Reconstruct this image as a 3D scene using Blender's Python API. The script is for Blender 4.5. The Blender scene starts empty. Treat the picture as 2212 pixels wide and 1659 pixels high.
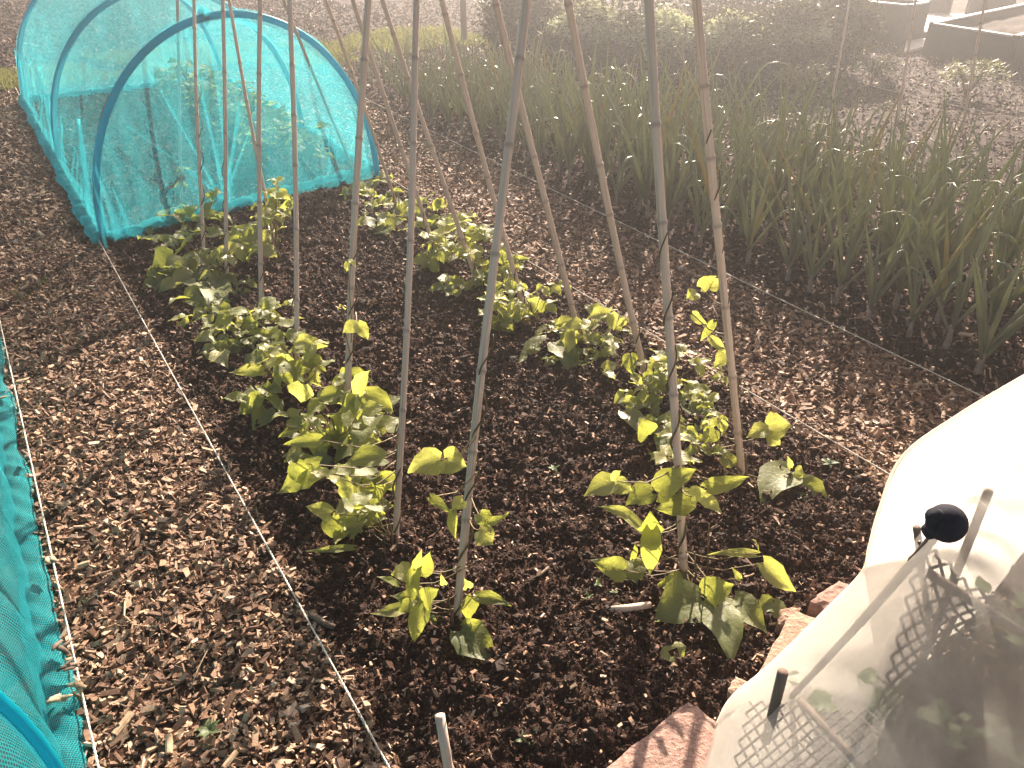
import bpy, math, random
import numpy as np
from mathutils import Vector, Matrix
rad = math.radians
random.seed(7); rng = np.random.default_rng(11)
SC = bpy.context.scene; COL = SC.collection

# ------------------------------------------------------------ camera, sky, sun, exposure
PITCH = 31.7; CAM_H = 1.6; FPX = 1750.0
cam = bpy.data.cameras.new('camera'); camo = bpy.data.objects.new('camera', cam); COL.objects.link(camo)
cam.sensor_width = 36; cam.lens = 36 * FPX / 2212; cam.clip_start = 0.02; cam.clip_end = 500
camo.location = (0, 0, CAM_H); camo.rotation_euler = (rad(90 - PITCH), 0, 0)
SC.camera = camo
SUN_AZ = 13.0      # degrees right of +Y
SUN_EL = 28.0
world = bpy.data.worlds.new('World'); SC.world = world; world.use_nodes = True
wn = world.node_tree; sky = wn.nodes.new('ShaderNodeTexSky'); sky.sky_type = 'NISHITA'; sky.sun_disc = False
sky.sun_elevation = rad(SUN_EL); sky.sun_rotation = rad(SUN_AZ); sky.dust_density = 0.6; sky.air_density = 0.8
wm_ = wn.nodes.new('ShaderNodeMix'); wm_.data_type = 'RGBA'; wm_.blend_type = 'MULTIPLY'; wm_.inputs[0].default_value = 1; wm_.inputs[7].default_value = (1, .76, .60, 1)   # the photograph's warm white balance
wn.links.new(sky.outputs[0], wm_.inputs[6]); wn.links.new(wm_.outputs[2], wn.nodes['Background'].inputs[0]); wn.nodes['Background'].inputs[1].default_value = 0.05
sun = bpy.data.lights.new('sun', 'SUN'); suno = bpy.data.objects.new('sun', sun); COL.objects.link(suno)
sun.energy = 5.0; sun.angle = rad(0.53); sun.color = (1, 0.83, 0.67)
_sd = Vector((math.sin(rad(SUN_AZ)) * math.cos(rad(SUN_EL)), math.cos(rad(SUN_AZ)) * math.cos(rad(SUN_EL)), math.sin(rad(SUN_EL))))
suno.rotation_euler = _sd.to_track_quat('Z', 'Y').to_euler(); suno.location = _sd * 30
SC.view_settings.view_transform = 'Standard'; SC.view_settings.look = 'None'
SC.view_settings.exposure = 2.15; SC.view_settings.gamma = 1
SC.cycles.use_denoising = True; SC.cycles.max_bounces = 8; SC.cycles.transparent_max_bounces = 12
SC.cycles.volume_bounces = 0; SC.cycles.diffuse_bounces = 3; SC.cycles.transmission_bounces = 4; SC.cycles.glossy_bounces = 2
SC.cycles.use_adaptive_sampling = True; SC.cycles.adaptive_threshold = 0.02

# ------------------------------------------------------------ survey of the garden
_p = rad(PITCH); CAM = np.array([0, 0, CAM_H])
_F = np.array([0, math.cos(_p), -math.sin(_p)]); _U = np.array([0, math.sin(_p), math.cos(_p)]); _R = np.array([1., 0, 0])
def ray(x, y): return _R * (x - 1106) / FPX + _U * (829.5 - y) / FPX + _F
def P(x, y, z=0.0):
    r = ray(x, y); return CAM + r * ((z - CAM_H) / r[2])
def V(x, y, fwd, zmin=0.02):
    r = ray(x, y); q = CAM + r * (fwd / r[1])
    return q if q[2] > zmin else P(x, y, zmin)
AZ = rad(32.6)
S3 = np.array([-math.sin(AZ), math.cos(AZ), 0]); W3 = np.array([math.cos(AZ), math.sin(AZ), 0])   # along the beds, across the beds
def SW(s, w, z=0.0): return S3 * s + W3 * w + np.array([0, 0, z])

# ------------------------------------------------------------ noise and ground height
_T = rng.random((256, 256))
def vnoise(x, y):
    x = np.asarray(x, float); y = np.asarray(y, float)
    xi = np.floor(x).astype(int); yi = np.floor(y).astype(int); fx = x - xi; fy = y - yi
    fx = fx * fx * (3 - 2 * fx); fy = fy * fy * (3 - 2 * fy)
    a = _T[xi & 255, yi & 255]; b = _T[(xi + 1) & 255, yi & 255]; c = _T[xi & 255, (yi + 1) & 255]; d = _T[(xi + 1) & 255, (yi + 1) & 255]
    return (a * (1 - fx) + b * fx) * (1 - fy) + (c * (1 - fx) + d * fx) * fy
def sstep(a, b, x):
    t = np.clip((x - a) / (b - a), 0, 1); return t * t * (3 - 2 * t)
def soilness(s, w):
    r = sstep(.30, .42, w) * (1 - sstep(2.0, 2.12, w)) * sstep(.4, .5, s)
    r = np.maximum(r, sstep(2.70, 2.82, w))
    r = np.maximum(r, 1 - sstep(-.32, -.2, w)) * 1.0
    return r
def gh(s, w):
    s = np.asarray(s, float); w = np.asarray(w, float)
    so = soilness(s, w)
    z = (vnoise(s * 2.1 + 9, w * 2.1) - .5) * .02 + (vnoise(s * 7, w * 7 + 30) - .5) * .014
    z = z + so * ((vnoise(s * 22, w * 22) - .5) * .028 + np.abs(vnoise(s * 48 + 5, w * 48) - .5) * .030 + (vnoise(s * 90, w * 90) - .5) * .014 + (vnoise(s * 170, w * 170) - .5) * .008)
    z = z + (1 - so) * ((vnoise(s * 40, w * 40) - .5) * .008)
    # earthed-up ridges that carry the two bean rows
    z = z + .022 * so * (np.exp(-((w - .72) / .13) ** 2) + np.exp(-((w - 1.74) / .13) ** 2)) * sstep(.7, 1.1, s) * (1 - sstep(4.2, 4.6, s))
    return z
def ghp(p):
    p = np.asarray(p, float); return float(gh(p[0] * S3[0] + p[1] * S3[1], p[0] * W3[0] + p[1] * W3[1]))

# ------------------------------------------------------------ mesh helpers
class MB:
    def __init__(s): s.v = []; s.f = []; s.uv = []; s.hasuv = False
    def add(s, vs, fs, uvs=None):
        o = len(s.v); s.v += [tuple(map(float, q)) for q in vs]; s.f += [tuple(i + o for i in f) for f in fs]
        if uvs is not None: s.uv += list(uvs); s.hasuv = True
        else: s.uv += [(0, 0)] * len(vs)
    def tube(s, pts, rs, n=8, cap=True, flat=None):
        pts = [np.array(q, float) for q in pts]
        if not hasattr(rs, '__len__'): rs = [rs] * len(pts)
        vs = []; uvs = []; fs = []; prev = None; L = 0
        for i, q in enumerate(pts):
            t = pts[min(i + 1, len(pts) - 1)] - pts[max(i - 1, 0)]; t /= (np.linalg.norm(t) + 1e-9)
            if i: L += np.linalg.norm(q - pts[i - 1])
            if prev is None:
                a = np.cross(t, [0, 0, 1]) if abs(t[2]) < .9 else np.cross(t, [1, 0, 0])
            else: a = prev - t * (prev @ t)
            a /= (np.linalg.norm(a) + 1e-9); prev = a; b = np.cross(t, a)
            for k in range(n):
                c = 2 * math.pi * k / n; vs.append(q + (a * math.cos(c) + b * math.sin(c) * (flat or 1)) * rs[i]); uvs.append((k / n, L))
        for i in range(len(pts) - 1):
            for k in range(n):
                k2 = (k + 1) % n; fs.append((i * n + k, i * n + k2, (i + 1) * n + k2, (i + 1) * n + k))
        if cap: fs.append(tuple(range(n))[::-1]); fs.append(tuple(range((len(pts) - 1) * n, len(pts) * n)))
        s.add(vs, fs, uvs)
    def box(s, c, ax, ay, az):
        c = np.array(c, float); vs = [c + ax * i + ay * j + az * k for i in (-1, 1) for j in (-1, 1) for k in (-1, 1)]
        s.add(vs, [(0, 1, 3, 2), (4, 6, 7, 5), (0, 4, 5, 1), (2, 3, 7, 6), (0, 2, 6, 4), (1, 5, 7, 3)])
    def grid(s, G):      # G: array rows x cols x 3
        r, c = G.shape[:2]; vs = G.reshape(-1, 3)
        uvs = [(j / (c - 1), i / (r - 1)) for i in range(r) for j in range(c)]
        s.add(vs, [(i * c + j, i * c + j + 1, (i + 1) * c + j + 1, (i + 1) * c + j) for i in range(r - 1) for j in range(c - 1)], uvs)
    def build(s, name, mat, parent=None, smooth=True, origin=None, **attr):
        me = bpy.data.meshes.new(name); v = s.v
        if origin is not None: v = [(a - origin[0], b - origin[1], c - origin[2]) for a, b, c in v]
        me.from_pydata(v, [], s.f)
        if s.hasuv:
            uv = me.uv_layers.new(name='UVMap'); idx = np.empty(len(me.loops), int); me.loops.foreach_get('vertex_index', idx)
            uv.data.foreach_set('uv', np.array(s.uv, float)[idx].ravel())
        for k, val in attr.items():
            a = me.attributes.new(k, 'FLOAT', 'POINT'); a.data.foreach_set('value', np.broadcast_to(np.array(val, float), (len(v),)).copy())
        me.materials.append(mat)
        if smooth: me.polygons.foreach_set('use_smooth', [True] * len(me.polygons))
        o = bpy.data.objects.new(name, me); COL.objects.link(o)
        if parent is not None: o.parent = parent
        if origin is not None and parent is None: o.location = origin
        return o
def tag(o, label, cat, group=None, kind=None):
    o['label'] = label; o['category'] = cat
    if group: o['group'] = group
    if kind: o['kind'] = kind
    return o
def empty(name, loc, label, cat, group=None):
    o = bpy.data.objects.new(name, None); o.location = [float(a) for a in loc]; o.empty_display_size = .05; COL.objects.link(o)
    return tag(o, label, cat, group)
def npmesh(name, v, faces_per, k, mat, rnd, smooth=False):
    """v: N x M x 3 copies; faces_per: list of faces with k corners"""
    N, M = v.shape[:2]; fp = np.array(faces_per); F = (fp[None] + (np.arange(N) * M)[:, None, None]).reshape(-1, k)
    me = bpy.data.meshes.new(name); me.vertices.add(N * M); me.vertices.foreach_set('co', v.astype(np.float32).ravel())
    me.loops.add(F.size); me.loops.foreach_set('vertex_index', F.astype(np.int32).ravel())
    me.polygons.add(len(F)); me.polygons.foreach_set('loop_start', (np.arange(len(F)) * k).astype(np.int32))
    try: me.polygons.foreach_set('loop_total', np.full(len(F), k, np.int32))
    except Exception: pass
    me.polygons.foreach_set('use_smooth', np.full(len(F), smooth))
    me.update(calc_edges=True)
    a = me.attributes.new('rnd', 'FLOAT', 'POINT'); a.data.foreach_set('value', np.repeat(rnd, M).astype(np.float32))
    me.materials.append(mat); o = bpy.data.objects.new(name, me); COL.objects.link(o); return o

# ------------------------------------------------------------ materials
def newmat(name):
    m = bpy.data.materials.new(name); m.use_nodes = True; nt = m.node_tree; b = nt.nodes['Principled BSDF']; return m, nt, b
def ramp(nt, fac, stops):
    r = nt.nodes.new('ShaderNodeValToRGB'); e = r.color_ramp.elements
    while len(e) < len(stops): e.new(.5)
    for i, (p, c) in enumerate(stops): e[i].position = p; e[i].color = (*c, 1)
    nt.links.new(fac, r.inputs[0]); return r.outputs[0]
def noise(nt, scale, detail=4, vec=None, rough=.55, out='Fac'):
    n = nt.nodes.new('ShaderNodeTexNoise'); n.inputs['Scale'].default_value = scale; n.inputs['Detail'].default_value = detail; n.inputs['Roughness'].default_value = rough
    if vec is not None: nt.links.new(vec, n.inputs['Vector'])
    return n.outputs[out]
def objco(nt):
    return nt.nodes.new('ShaderNodeTexCoord').outputs['Object']
def bump(nt, b, h, strength=.5, dist=.005):
    n = nt.nodes.new('ShaderNodeBump'); n.inputs['Strength'].default_value = strength; n.inputs['Distance'].default_value = dist
    nt.links.new(h, n.inputs['Height']); nt.links.new(n.outputs[0], b.inputs['Normal']); return n.outputs[0]
def attr(nt, name):
    a = nt.nodes.new('ShaderNodeAttribute'); a.attribute_name = name; return a.outputs['Fac']
def math_(nt, op, a, b=None, c=None):
    m = nt.nodes.new('ShaderNodeMath'); m.operation = op
    for i, x in enumerate((a, b, c)):
        if x is None: continue
        if isinstance(x, (int, float)): m.inputs[i].default_value = x
        else: nt.links.new(x, m.inputs[i])
    return m.outputs[0]
def mixc(nt, fac, a, b, mode='MIX'):
    m = nt.nodes.new('ShaderNodeMix'); m.data_type = 'RGBA'; m.blend_type = mode
    for i, x in ((0, fac), (6, a), (7, b)):
        if isinstance(x, (int, float)): m.inputs[i].default_value = x
        elif isinstance(x, tuple): m.inputs[i].default_value = (*x, 1)
        else: nt.links.new(x, m.inputs[i])
    return m.outputs[2]

def mat_soil(name, tint=(1, 1, 1)):
    m, nt, b = newmat(name); oc = objco(nt)
    c = ramp(nt, noise(nt, 90, 6, oc, .7), [(.3, (.014, .0065, .004)), (.5, (.042, .020, .012)), (.66, (.09, .042, .026)), (.8, (.19, .095, .058))])
    c2 = mixc(nt, noise(nt, 3, 3, oc), c, (.04, .022, .015), 'MIX'); 
    c = mixc(nt, 1.0, c, tint, 'MULTIPLY')
    nt.links.new(c, b.inputs['Base Color']); b.inputs['Roughness'].default_value = .9; b.inputs['Specular IOR Level'].default_value = .2
    bump(nt, b, noise(nt, 220, 5, oc, .7), .9, .006); return m
M_soil = mat_soil('dark crumbly soil')
M_path = mat_soil('mulch base', (1.2, 1.1, 1.0))
M_far = mat_soil('dug earth', (.55, .5, .48))
def mat_rnd(name, stops, rough=.85, bs=120, spec=.25, stretch=None):
    m, nt, b = newmat(name); oc = objco(nt); r = attr(nt, 'rnd')
    f = math_(nt, 'ADD', r, math_(nt, 'MULTIPLY', math_(nt, 'SUBTRACT', noise(nt, bs, 3, oc), .5), .35))
    nt.links.new(ramp(nt, f, stops), b.inputs['Base Color']); b.inputs['Roughness'].default_value = rough; b.inputs['Specular IOR Level'].default_value = spec
    bump(nt, b, noise(nt, bs * 3, 3, oc), .5, .002); return m
M_chip = mat_rnd('bark and wood chip', [(0, (.03, .015, .009)), (.3, (.12, .062, .036)), (.6, (.30, .18, .11)), (.85, (.48, .34, .235)), (1, (.64, .50, .38))], .7, 120, .35)
M_crumb = mat_rnd('soil crumb', [(0, (.012, .0055, .0035)), (.4, (.042, .019, .012)), (.72, (.10, .047, .029)), (.92, (.27, .14, .085)), (1, (.42, .28, .19))], .8, 200, .3)
M_grass = None
def mat_leaf(name, ca, cb, trans, rough=.45, veins=True, tmix=.5, rnds=True):
    m = bpy.data.materials.new(name); m.use_nodes = True; nt = m.node_tree; nt.nodes.clear()
    out = nt.nodes.new('ShaderNodeOutputMaterial'); b = nt.nodes.new('ShaderNodeBsdfPrincipled'); tr = nt.nodes.new('ShaderNodeBsdfTranslucent'); mx = nt.nodes.new('ShaderNodeMixShader')
    oc = objco(nt)
    f = attr(nt, 'rnd') if rnds else noise(nt, 6, 2, oc)
    f = math_(nt, 'ADD', f, math_(nt, 'MULTIPLY', math_(nt, 'SUBTRACT', noise(nt, 35, 4, oc), .5), .4))
    c = mixc(nt, f, ca, cb); t = mixc(nt, f, trans, tuple(min(1, x * .6 + .08 * (i < 2)) for i, x in enumerate(trans)))
    h = noise(nt, 70, 3, oc)
    if veins:
        uv = nt.nodes.new('ShaderNodeUVMap').outputs[0]; sp = nt.nodes.new('ShaderNodeSeparateXYZ'); nt.links.new(uv, sp.inputs[0])
        ax = math_(nt, 'ABSOLUTE', math_(nt, 'SUBTRACT', sp.outputs[0], .5))
        mid = math_(nt, 'LESS_THAN', ax, .016)
        ph = math_(nt, 'SUBTRACT', math_(nt, 'MULTIPLY', sp.outputs[1], 5.2), math_(nt, 'MULTIPLY', ax, 4.2))
        fr = math_(nt, 'ABSOLUTE', math_(nt, 'SUBTRACT', math_(nt, 'FRACT', ph), .5))
        sv = math_(nt, 'LESS_THAN', fr, .06)
        vn = math_(nt, 'MAXIMUM', mid, math_(nt, 'MULTIPLY', sv, .6))
        c = mixc(nt, math_(nt, 'MULTIPLY', vn, .45), c, tuple(min(1, x * 1.9 + .03) for x in cb))
        t = mixc(nt, math_(nt, 'MULTIPLY', vn, .35), t, tuple(x * .35 for x in trans))
        h = math_(nt, 'SUBTRACT', math_(nt, 'MULTIPLY', h, .9), math_(nt, 'MULTIPLY', vn, .5))
    nt.links.new(c, b.inputs['Base Color']); nt.links.new(t, tr.inputs[0]); b.inputs['Roughness'].default_value = rough; b.inputs['Specular IOR Level'].default_value = .4
    bn = bump(nt, b, h, .5, .005); nt.links.new(bn, tr.inputs['Normal'])
    mx.inputs[0].default_value = tmix; nt.links.new(b.outputs[0], mx.inputs[1]); nt.links.new(tr.outputs[0], mx.inputs[2]); nt.links.new(mx.outputs[0], out.inputs[0]); return m
M_bean = mat_leaf('bean leaf', (.12, .145, .055), (.22, .24, .10), (.60, .64, .11), .52, True, .46)
M_beanpale = mat_leaf('backlit and yellow bean leaf', (.23, .25, .09), (.36, .35, .15), (.72, .74, .16), .42, True, .48)  # backlit brightness put into the colour; serves the yellowing leaf too
M_onion = mat_leaf('onion leaf', (.14, .16, .115), (.27, .285, .20), (.42, .45, .27), .24, False, .38)
M_onionY = mat_leaf('withered onion leaf', (.34, .28, .12), (.42, .38, .18), (.4, .3, .08), .5, False, .3)
M_grass = mat_leaf('grass blades', (.06, .07, .025), (.2, .18, .08), (.25, .27, .08), .5, False, .35)
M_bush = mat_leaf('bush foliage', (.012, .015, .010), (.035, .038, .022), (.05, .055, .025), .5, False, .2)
M_bushl = mat_leaf('sunlit seed heads', (.3, .33, .2), (.5, .5, .36), (.4, .44, .26), .6, False, .4)  # pale colour paints sunlit tops and missing glare onto the bushes
M_fern = mat_leaf('feathery foliage', (.10, .12, .05), (.2, .2, .08), (.25, .28, .08), .5, False, .4)
M_weed = mat_leaf('weed leaf', (.08, .12, .05), (.16, .2, .09), (.2, .3, .08), .5, False, .4)
def mat_simple(name, a, b_, scale=20, rough=.6, spec=.3, bs=.3, dist=.003, stretch=None, metal=0):
    m, nt, b = newmat(name); v = objco(nt)
    if stretch:
        mp = nt.nodes.new('ShaderNodeMapping'); mp.inputs['Scale'].default_value = stretch; nt.links.new(v, mp.inputs[0]); v = mp.outputs[0]
    n = noise(nt, scale, 5, v, .65); nt.links.new(ramp(nt, n, [(.3, a), (.7, b_)]), b.inputs['Base Color'])
    b.inputs['Roughness'].default_value = rough; b.inputs['Specular IOR Level'].default_value = spec; b.inputs['Metallic'].default_value = metal
    bump(nt, b, n, bs, dist); return m
def mat_cane():
    m, nt, b = newmat('weathered bamboo'); uv = nt.nodes.new('ShaderNodeUVMap').outputs[0]
    mp = nt.nodes.new('ShaderNodeMapping'); mp.inputs['Scale'].default_value = (9, 1.2, 1); nt.links.new(uv, mp.inputs[0])
    oi = nt.nodes.new('ShaderNodeObjectInfo').outputs['Random']
    ad = nt.nodes.new('ShaderNodeVectorMath'); ad.operation = 'ADD'; nt.links.new(mp.outputs[0], ad.inputs[0])
    cx = nt.nodes.new('ShaderNodeCombineXYZ'); nt.links.new(math_(nt, 'MULTIPLY', oi, 50), cx.inputs[1]); nt.links.new(cx.outputs[0], ad.inputs[1])
    n = noise(nt, 3, 6, ad.outputs[0], .7)
    c = ramp(nt, n, [(.28, (.34, .25, .195)), (.45, (.58, .45, .36)), (.7, (.74, .60, .50))])
    k = attr(nt, 'node'); c = mixc(nt, math_(nt, 'MULTIPLY', k, .5), c, (.12, .085, .065))
    c = mixc(nt, math_(nt, 'MULTIPLY', oi, .25), c, (.42, .34, .31))
    nt.links.new(c, b.inputs['Base Color']); b.inputs['Roughness'].default_value = .55; b.inputs['Specular IOR Level'].default_value = .35
    st_ = noise(nt, 1.1, 3, ad.outputs[0], .6); c = mixc(nt, math_(nt, 'MULTIPLY', math_(nt, 'GREATER_THAN', st_, .62), .35), c, (.12, .085, .07)); nt.links.new(c, b.inputs['Base Color'])
    bump(nt, b, n, .35, .001); return m
M_cane = mat_cane()
M_stem = mat_simple('bean vine stem', (.05, .035, .015), (.16, .11, .05), 60, .6)
M_petiole = mat_simple('petiole', (.12, .12, .04), (.25, .15, .07), 40, .5)
M_twine = mat_simple('white twine', (.42, .38, .32), (.75, .7, .62), 260, .8, .2, .4, .001)
M_hoop = None
M_brick = mat_simple('old pink brick', (.25, .145, .12), (.43, .29, .24), 90, .9, .2, 1.0, .008)
M_brick2 = mat_simple('pale buff brick', (.26, .16, .115), (.47, .34, .26), 90, .9, .2, 1.0, .008)
M_wood = mat_simple('weathered timber', (.10, .07, .055), (.2, .15, .12), 30, .8, .2, .5, .003, (1, 1, .2))
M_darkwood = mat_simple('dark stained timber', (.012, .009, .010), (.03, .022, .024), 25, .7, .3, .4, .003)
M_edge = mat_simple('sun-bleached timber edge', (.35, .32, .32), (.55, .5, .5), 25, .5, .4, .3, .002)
M_board = mat_simple('pale boards', (.45, .4, .34), (.7, .64, .56), 8, .6, .3, .3, .003)
M_white = mat_simple('white paint', (.6, .62, .6), (.8, .8, .78), 6, .5, .3, .1)
M_ball = mat_simple('black rubber ball', (.012, .013, .02), (.03, .03, .045), 40, .85, .15, .5)
M_plastic = mat_simple('brown plastic mesh', (.05, .035, .025), (.09, .06, .045), 60, .5, .4, .2)
M_stone = mat_simple('pebble', (.16, .13, .11), (.36, .3, .26), 40, .8, .2, .4)
M_straw = mat_simple('dry straw', (.3, .2, .12), (.55, .42, .28), 60, .7, .2, .3)
def mat_net(name, col, tcol, alpha_lo, alpha_hi, cell=None, streak=None, bscale=3.0, rough=.85):
    m = bpy.data.materials.new(name); m.use_nodes = True; nt = m.node_tree; nt.nodes.clear()
    out = nt.nodes.new('ShaderNodeOutputMaterial'); d = nt.nodes.new('ShaderNodeBsdfPrincipled'); tr = nt.nodes.new('ShaderNodeBsdfTranslucent'); mx = nt.nodes.new('ShaderNodeMixShader')
    tp = nt.nodes.new('ShaderNodeBsdfTransparent'); mx2 = nt.nodes.new('ShaderNodeMixShader')
    d.inputs['Base Color'].default_value = (*col, 1); d.inputs['Roughness'].default_value = rough; tr.inputs[0].default_value = (*tcol, 1); mx.inputs[0].default_value = .62; d.inputs['Specular IOR Level'].default_value = .2
    nt.links.new(d.outputs[0], mx.inputs[1]); nt.links.new(tr.outputs[0], mx.inputs[2])
    uv = nt.nodes.new('ShaderNodeUVMap').outputs[0]; oc = objco(nt)
    mp = nt.nodes.new('ShaderNodeMapping'); mp.inputs['Scale'].default_value = streak or (1, 1, 1); nt.links.new(uv, mp.inputs[0])
    n1 = noise(nt, bscale, 5, mp.outputs[0], .6)
    a = nt.nodes.new('ShaderNodeMapRange'); a.inputs[1].default_value = .35; a.inputs[2].default_value = .7; a.inputs[3].default_value = alpha_lo; a.inputs[4].default_value = alpha_hi; nt.links.new(n1, a.inputs[0])
    fac = a.outputs[0]
    if cell:
        vo = nt.nodes.new('ShaderNodeTexVoronoi'); vo.feature = 'DISTANCE_TO_EDGE'; vo.inputs['Scale'].default_value = cell[0]; vo.inputs['Randomness'].default_value = .0
        mpv = nt.nodes.new('ShaderNodeMapping'); mpv.inputs['Rotation'].default_value = (0, 0, .4); mpv.inputs['Scale'].default_value = cell[1]; nt.links.new(uv, mpv.inputs[0]); nt.links.new(mpv.outputs[0], vo.inputs['Vector'])
        th = math_(nt, 'LESS_THAN', vo.outputs['Distance'], .17)
        fac = math_(nt, 'MINIMUM', math_(nt, 'ADD', math_(nt, 'MULTIPLY', fac, .38), math_(nt, 'MULTIPLY', th, .52)), 1.0)
    nt.links.new(fac, mx2.inputs[0]); nt.links.new(tp.outputs[0], mx2.inputs[1]); nt.links.new(mx.outputs[0], mx2.inputs[2]); nt.links.new(mx2.outputs[0], out.inputs[0]); return m
M_hoop = mat_net('blue plastic pipe', (.0, .36, .44), (.0, .45, .60), .99, 1.0, None, (4, 4, 1), 3, .4)
TEAL = (.02, .38, .46); TEALT = (.06, .60, .70)
M_net = mat_net('teal crop netting', TEAL, TEALT, .32, .48, None, (9, 1.2, 1), 1.6)
M_netn = mat_net('teal crop netting close up', (.03, .44, .50), (.08, .62, .70), .42, .72, (1.0, (330, 640, 1)), (3, 30, 1), 2)
M_pleat = mat_net('gathered teal netting', TEAL, TEALT, .2, .5, None, (20, 2, 1), 3)
M_hem = mat_net('rolled teal hem', (.02, .34, .36), TEALT, .92, 1.0, None, (10, 300, 1), 3)
M_fleece = mat_net('white insect mesh', (.78, .75, .69), (.86, .83, .77), .33, .50, None, (5, 2, 1), 2.5)
M_fleece2 = mat_net('white insect mesh layers', (.86, .82, .75), (.94, .90, .82), .92, 1.0, None, (9, 2, 1), 2.5)

# ------------------------------------------------------------ the ground
def struct(o): o['kind'] = 'structure'; return o
mb = MB(); mb.add([(-220, -60, -.09), (220, -60, -.09), (220, 320, -.09), (-220, 320, -.09)], [(0, 1, 2, 3)]); struct(mb.build('ground', M_far, smooth=False))
def patch(name, mat, s0, s1, w0, w1, res, mat_s=None):
    ns = max(2, int((s1 - s0) / res) + 1); nw = max(2, int((w1 - w0) / res) + 1)
    s, w = np.meshgrid(np.linspace(s0, s1, ns), np.linspace(w0, w1, nw), indexing='ij'); z = gh(s, w)
    v = s[..., None] * S3 + w[..., None] * W3; v[..., 2] = z
    i = np.arange((ns - 1) * (nw - 1)); a = (i // (nw - 1)) * nw + i % (nw - 1)
    F = np.stack([a, a + 1, a + nw + 1, a + nw], 1)[:, ::-1]
    me = bpy.data.meshes.new(name); me.vertices.add(ns * nw); me.vertices.foreach_set('co', v.astype(np.float32).ravel())
    me.loops.add(F.size); me.loops.foreach_set('vertex_index', F.astype(np.int32).ravel()); me.polygons.add(len(F)); me.polygons.foreach_set('loop_start', (np.arange(len(F)) * 4).astype(np.int32))
    me.polygons.foreach_set('use_smooth', np.ones(len(F), bool)); me.update(calc_edges=True); me.materials.append(mat)
    o = bpy.data.objects.new(name, me); COL.objects.link(o); return struct(o)
patch('bean_bed', M_soil, .2, 4.6, .33, 2.07, .0065)
patch('tunnel_bed', M_soil, 4.6, 8.4, .33, 2.07, .03)
patch('path', M_path, -.8, 4.6, -.18, .33, .012)
patch('path', M_path, 4.6, 8.6, -.18, .33, .03)
patch('path', M_path, .2, 8.6, 2.07, 2.75, .016)
patch('onion_bed', M_soil, -.8, 8.6, 2.75, 5.2, .022)
patch('covered_bed', M_soil, -.8, 3.85, -2.4, -.18, .03)
patch('path', M_path, 3.85, 8.6, -3.2, -.18, .04)
patch('covered_bed', M_soil, -1.2, .2, .33, 2.75, .015)
patch('dug_ground', M_far, -.8, 16, 5.2, 16, .07)
patch('dug_ground', M_far, 8.6, 18, -6, 5.2, .07)

# ------------------------------------------------------------ bark chips and soil crumbs
def rotm(N, tilt):
    a = rng.random(N) * 2 * np.pi; t = rng.normal(0, tilt, N); u = rng.normal(0, tilt, N)
    ca, sa, ct, st, cu, su = np.cos(a), np.sin(a), np.cos(t), np.sin(t), np.cos(u), np.sin(u)
    Z = np.zeros(N); O = np.ones(N)
    Rz = np.stack([ca, -sa, Z, sa, ca, Z, Z, Z, O], 1).reshape(-1, 3, 3); Ry = np.stack([ct, Z, st, Z, O, Z, -st, Z, ct], 1).reshape(-1, 3, 3); Rx = np.stack([O, Z, Z, Z, cu, -su, Z, su, cu], 1).reshape(-1, 3, 3)
    return Rz @ Ry @ Rx
BOXV = np.array([[-1, -1, -1], [-1, 1, -1], [1, 1, -1], [1, -1, -1], [-1, -1, 1], [-1, 1, 1], [1, 1, 1], [1, -1, 1]], float)
BOXF = [(0, 1, 2, 3), (4, 7, 6, 5), (0, 4, 5, 1), (1, 5, 6, 2), (2, 6, 7, 3), (3, 7, 4, 0)]
def scatter_sw(n, s0, s1, w0, w1, near=0.0):
    u = rng.random(n); s = s0 + (s1 - s0) * (u ** (1 + near)); w = w0 + (w1 - w0) * rng.random(n); return s, w
def chips(name, n, s0, s1, w0, w1, near, size, label, scale_far=.0, bias=0.0, lift=.004, mat=None):
    s, w = scatter_sw(n, s0, s1, w0, w1, near)
    L = size * rng.lognormal(-.05, .62, n) * (1 + scale_far * (s - s0) / (s1 - s0)); L = np.minimum(L, size * 3.2)
    Wd = np.minimum(L * rng.uniform(.08, .62, n), size * 1.1); T = Wd * rng.uniform(.2, .6, n)
    v = BOXV[None] * np.stack([L, Wd, T], 1)[:, None] * .5; v = v * (1 + rng.normal(0, .17, v.shape)); v = np.einsum('nij,nkj->nki', rotm(n, .45), v)
    c = s[:, None] * S3 + w[:, None] * W3; c[:, 2] = gh(s, w) + rng.random(n) * (.009) + lift * .3
    r = np.clip(rng.beta(2.0, 2.2, n) + bias, 0, 1)
    o = npmesh(name, v + c[:, None], BOXF, 4, mat or M_chip, r); tag(o, label, 'bark chips', kind='stuff'); return o
OCT = np.array([[1, 0, 0], [-1, 0, 0], [0, 1, 0], [0, -1, 0], [0, 0, 1], [0, 0, -1]], float)
OCTF = [(0, 2, 4), (2, 1, 4), (1, 3, 4), (3, 0, 4), (2, 0, 5), (1, 2, 5), (3, 1, 5), (0, 3, 5)]
_g = (1 + 5 ** .5) / 2; ICO = np.array([(-1, _g, 0), (1, _g, 0), (-1, -_g, 0), (1, -_g, 0), (0, -1, _g), (0, 1, _g), (0, -1, -_g), (0, 1, -_g), (_g, 0, -1), (_g, 0, 1), (-_g, 0, -1), (-_g, 0, 1)], float) / 1.9
ICOF = [(0, 11, 5), (0, 5, 1), (0, 1, 7), (0, 7, 10), (0, 10, 11), (1, 5, 9), (5, 11, 4), (11, 10, 2), (10, 7, 6), (7, 1, 8), (3, 9, 4), (3, 4, 2), (3, 2, 6), (3, 6, 8), (3, 8, 9), (4, 9, 5), (2, 4, 11), (6, 2, 10), (8, 6, 7), (9, 8, 1)]
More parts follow.
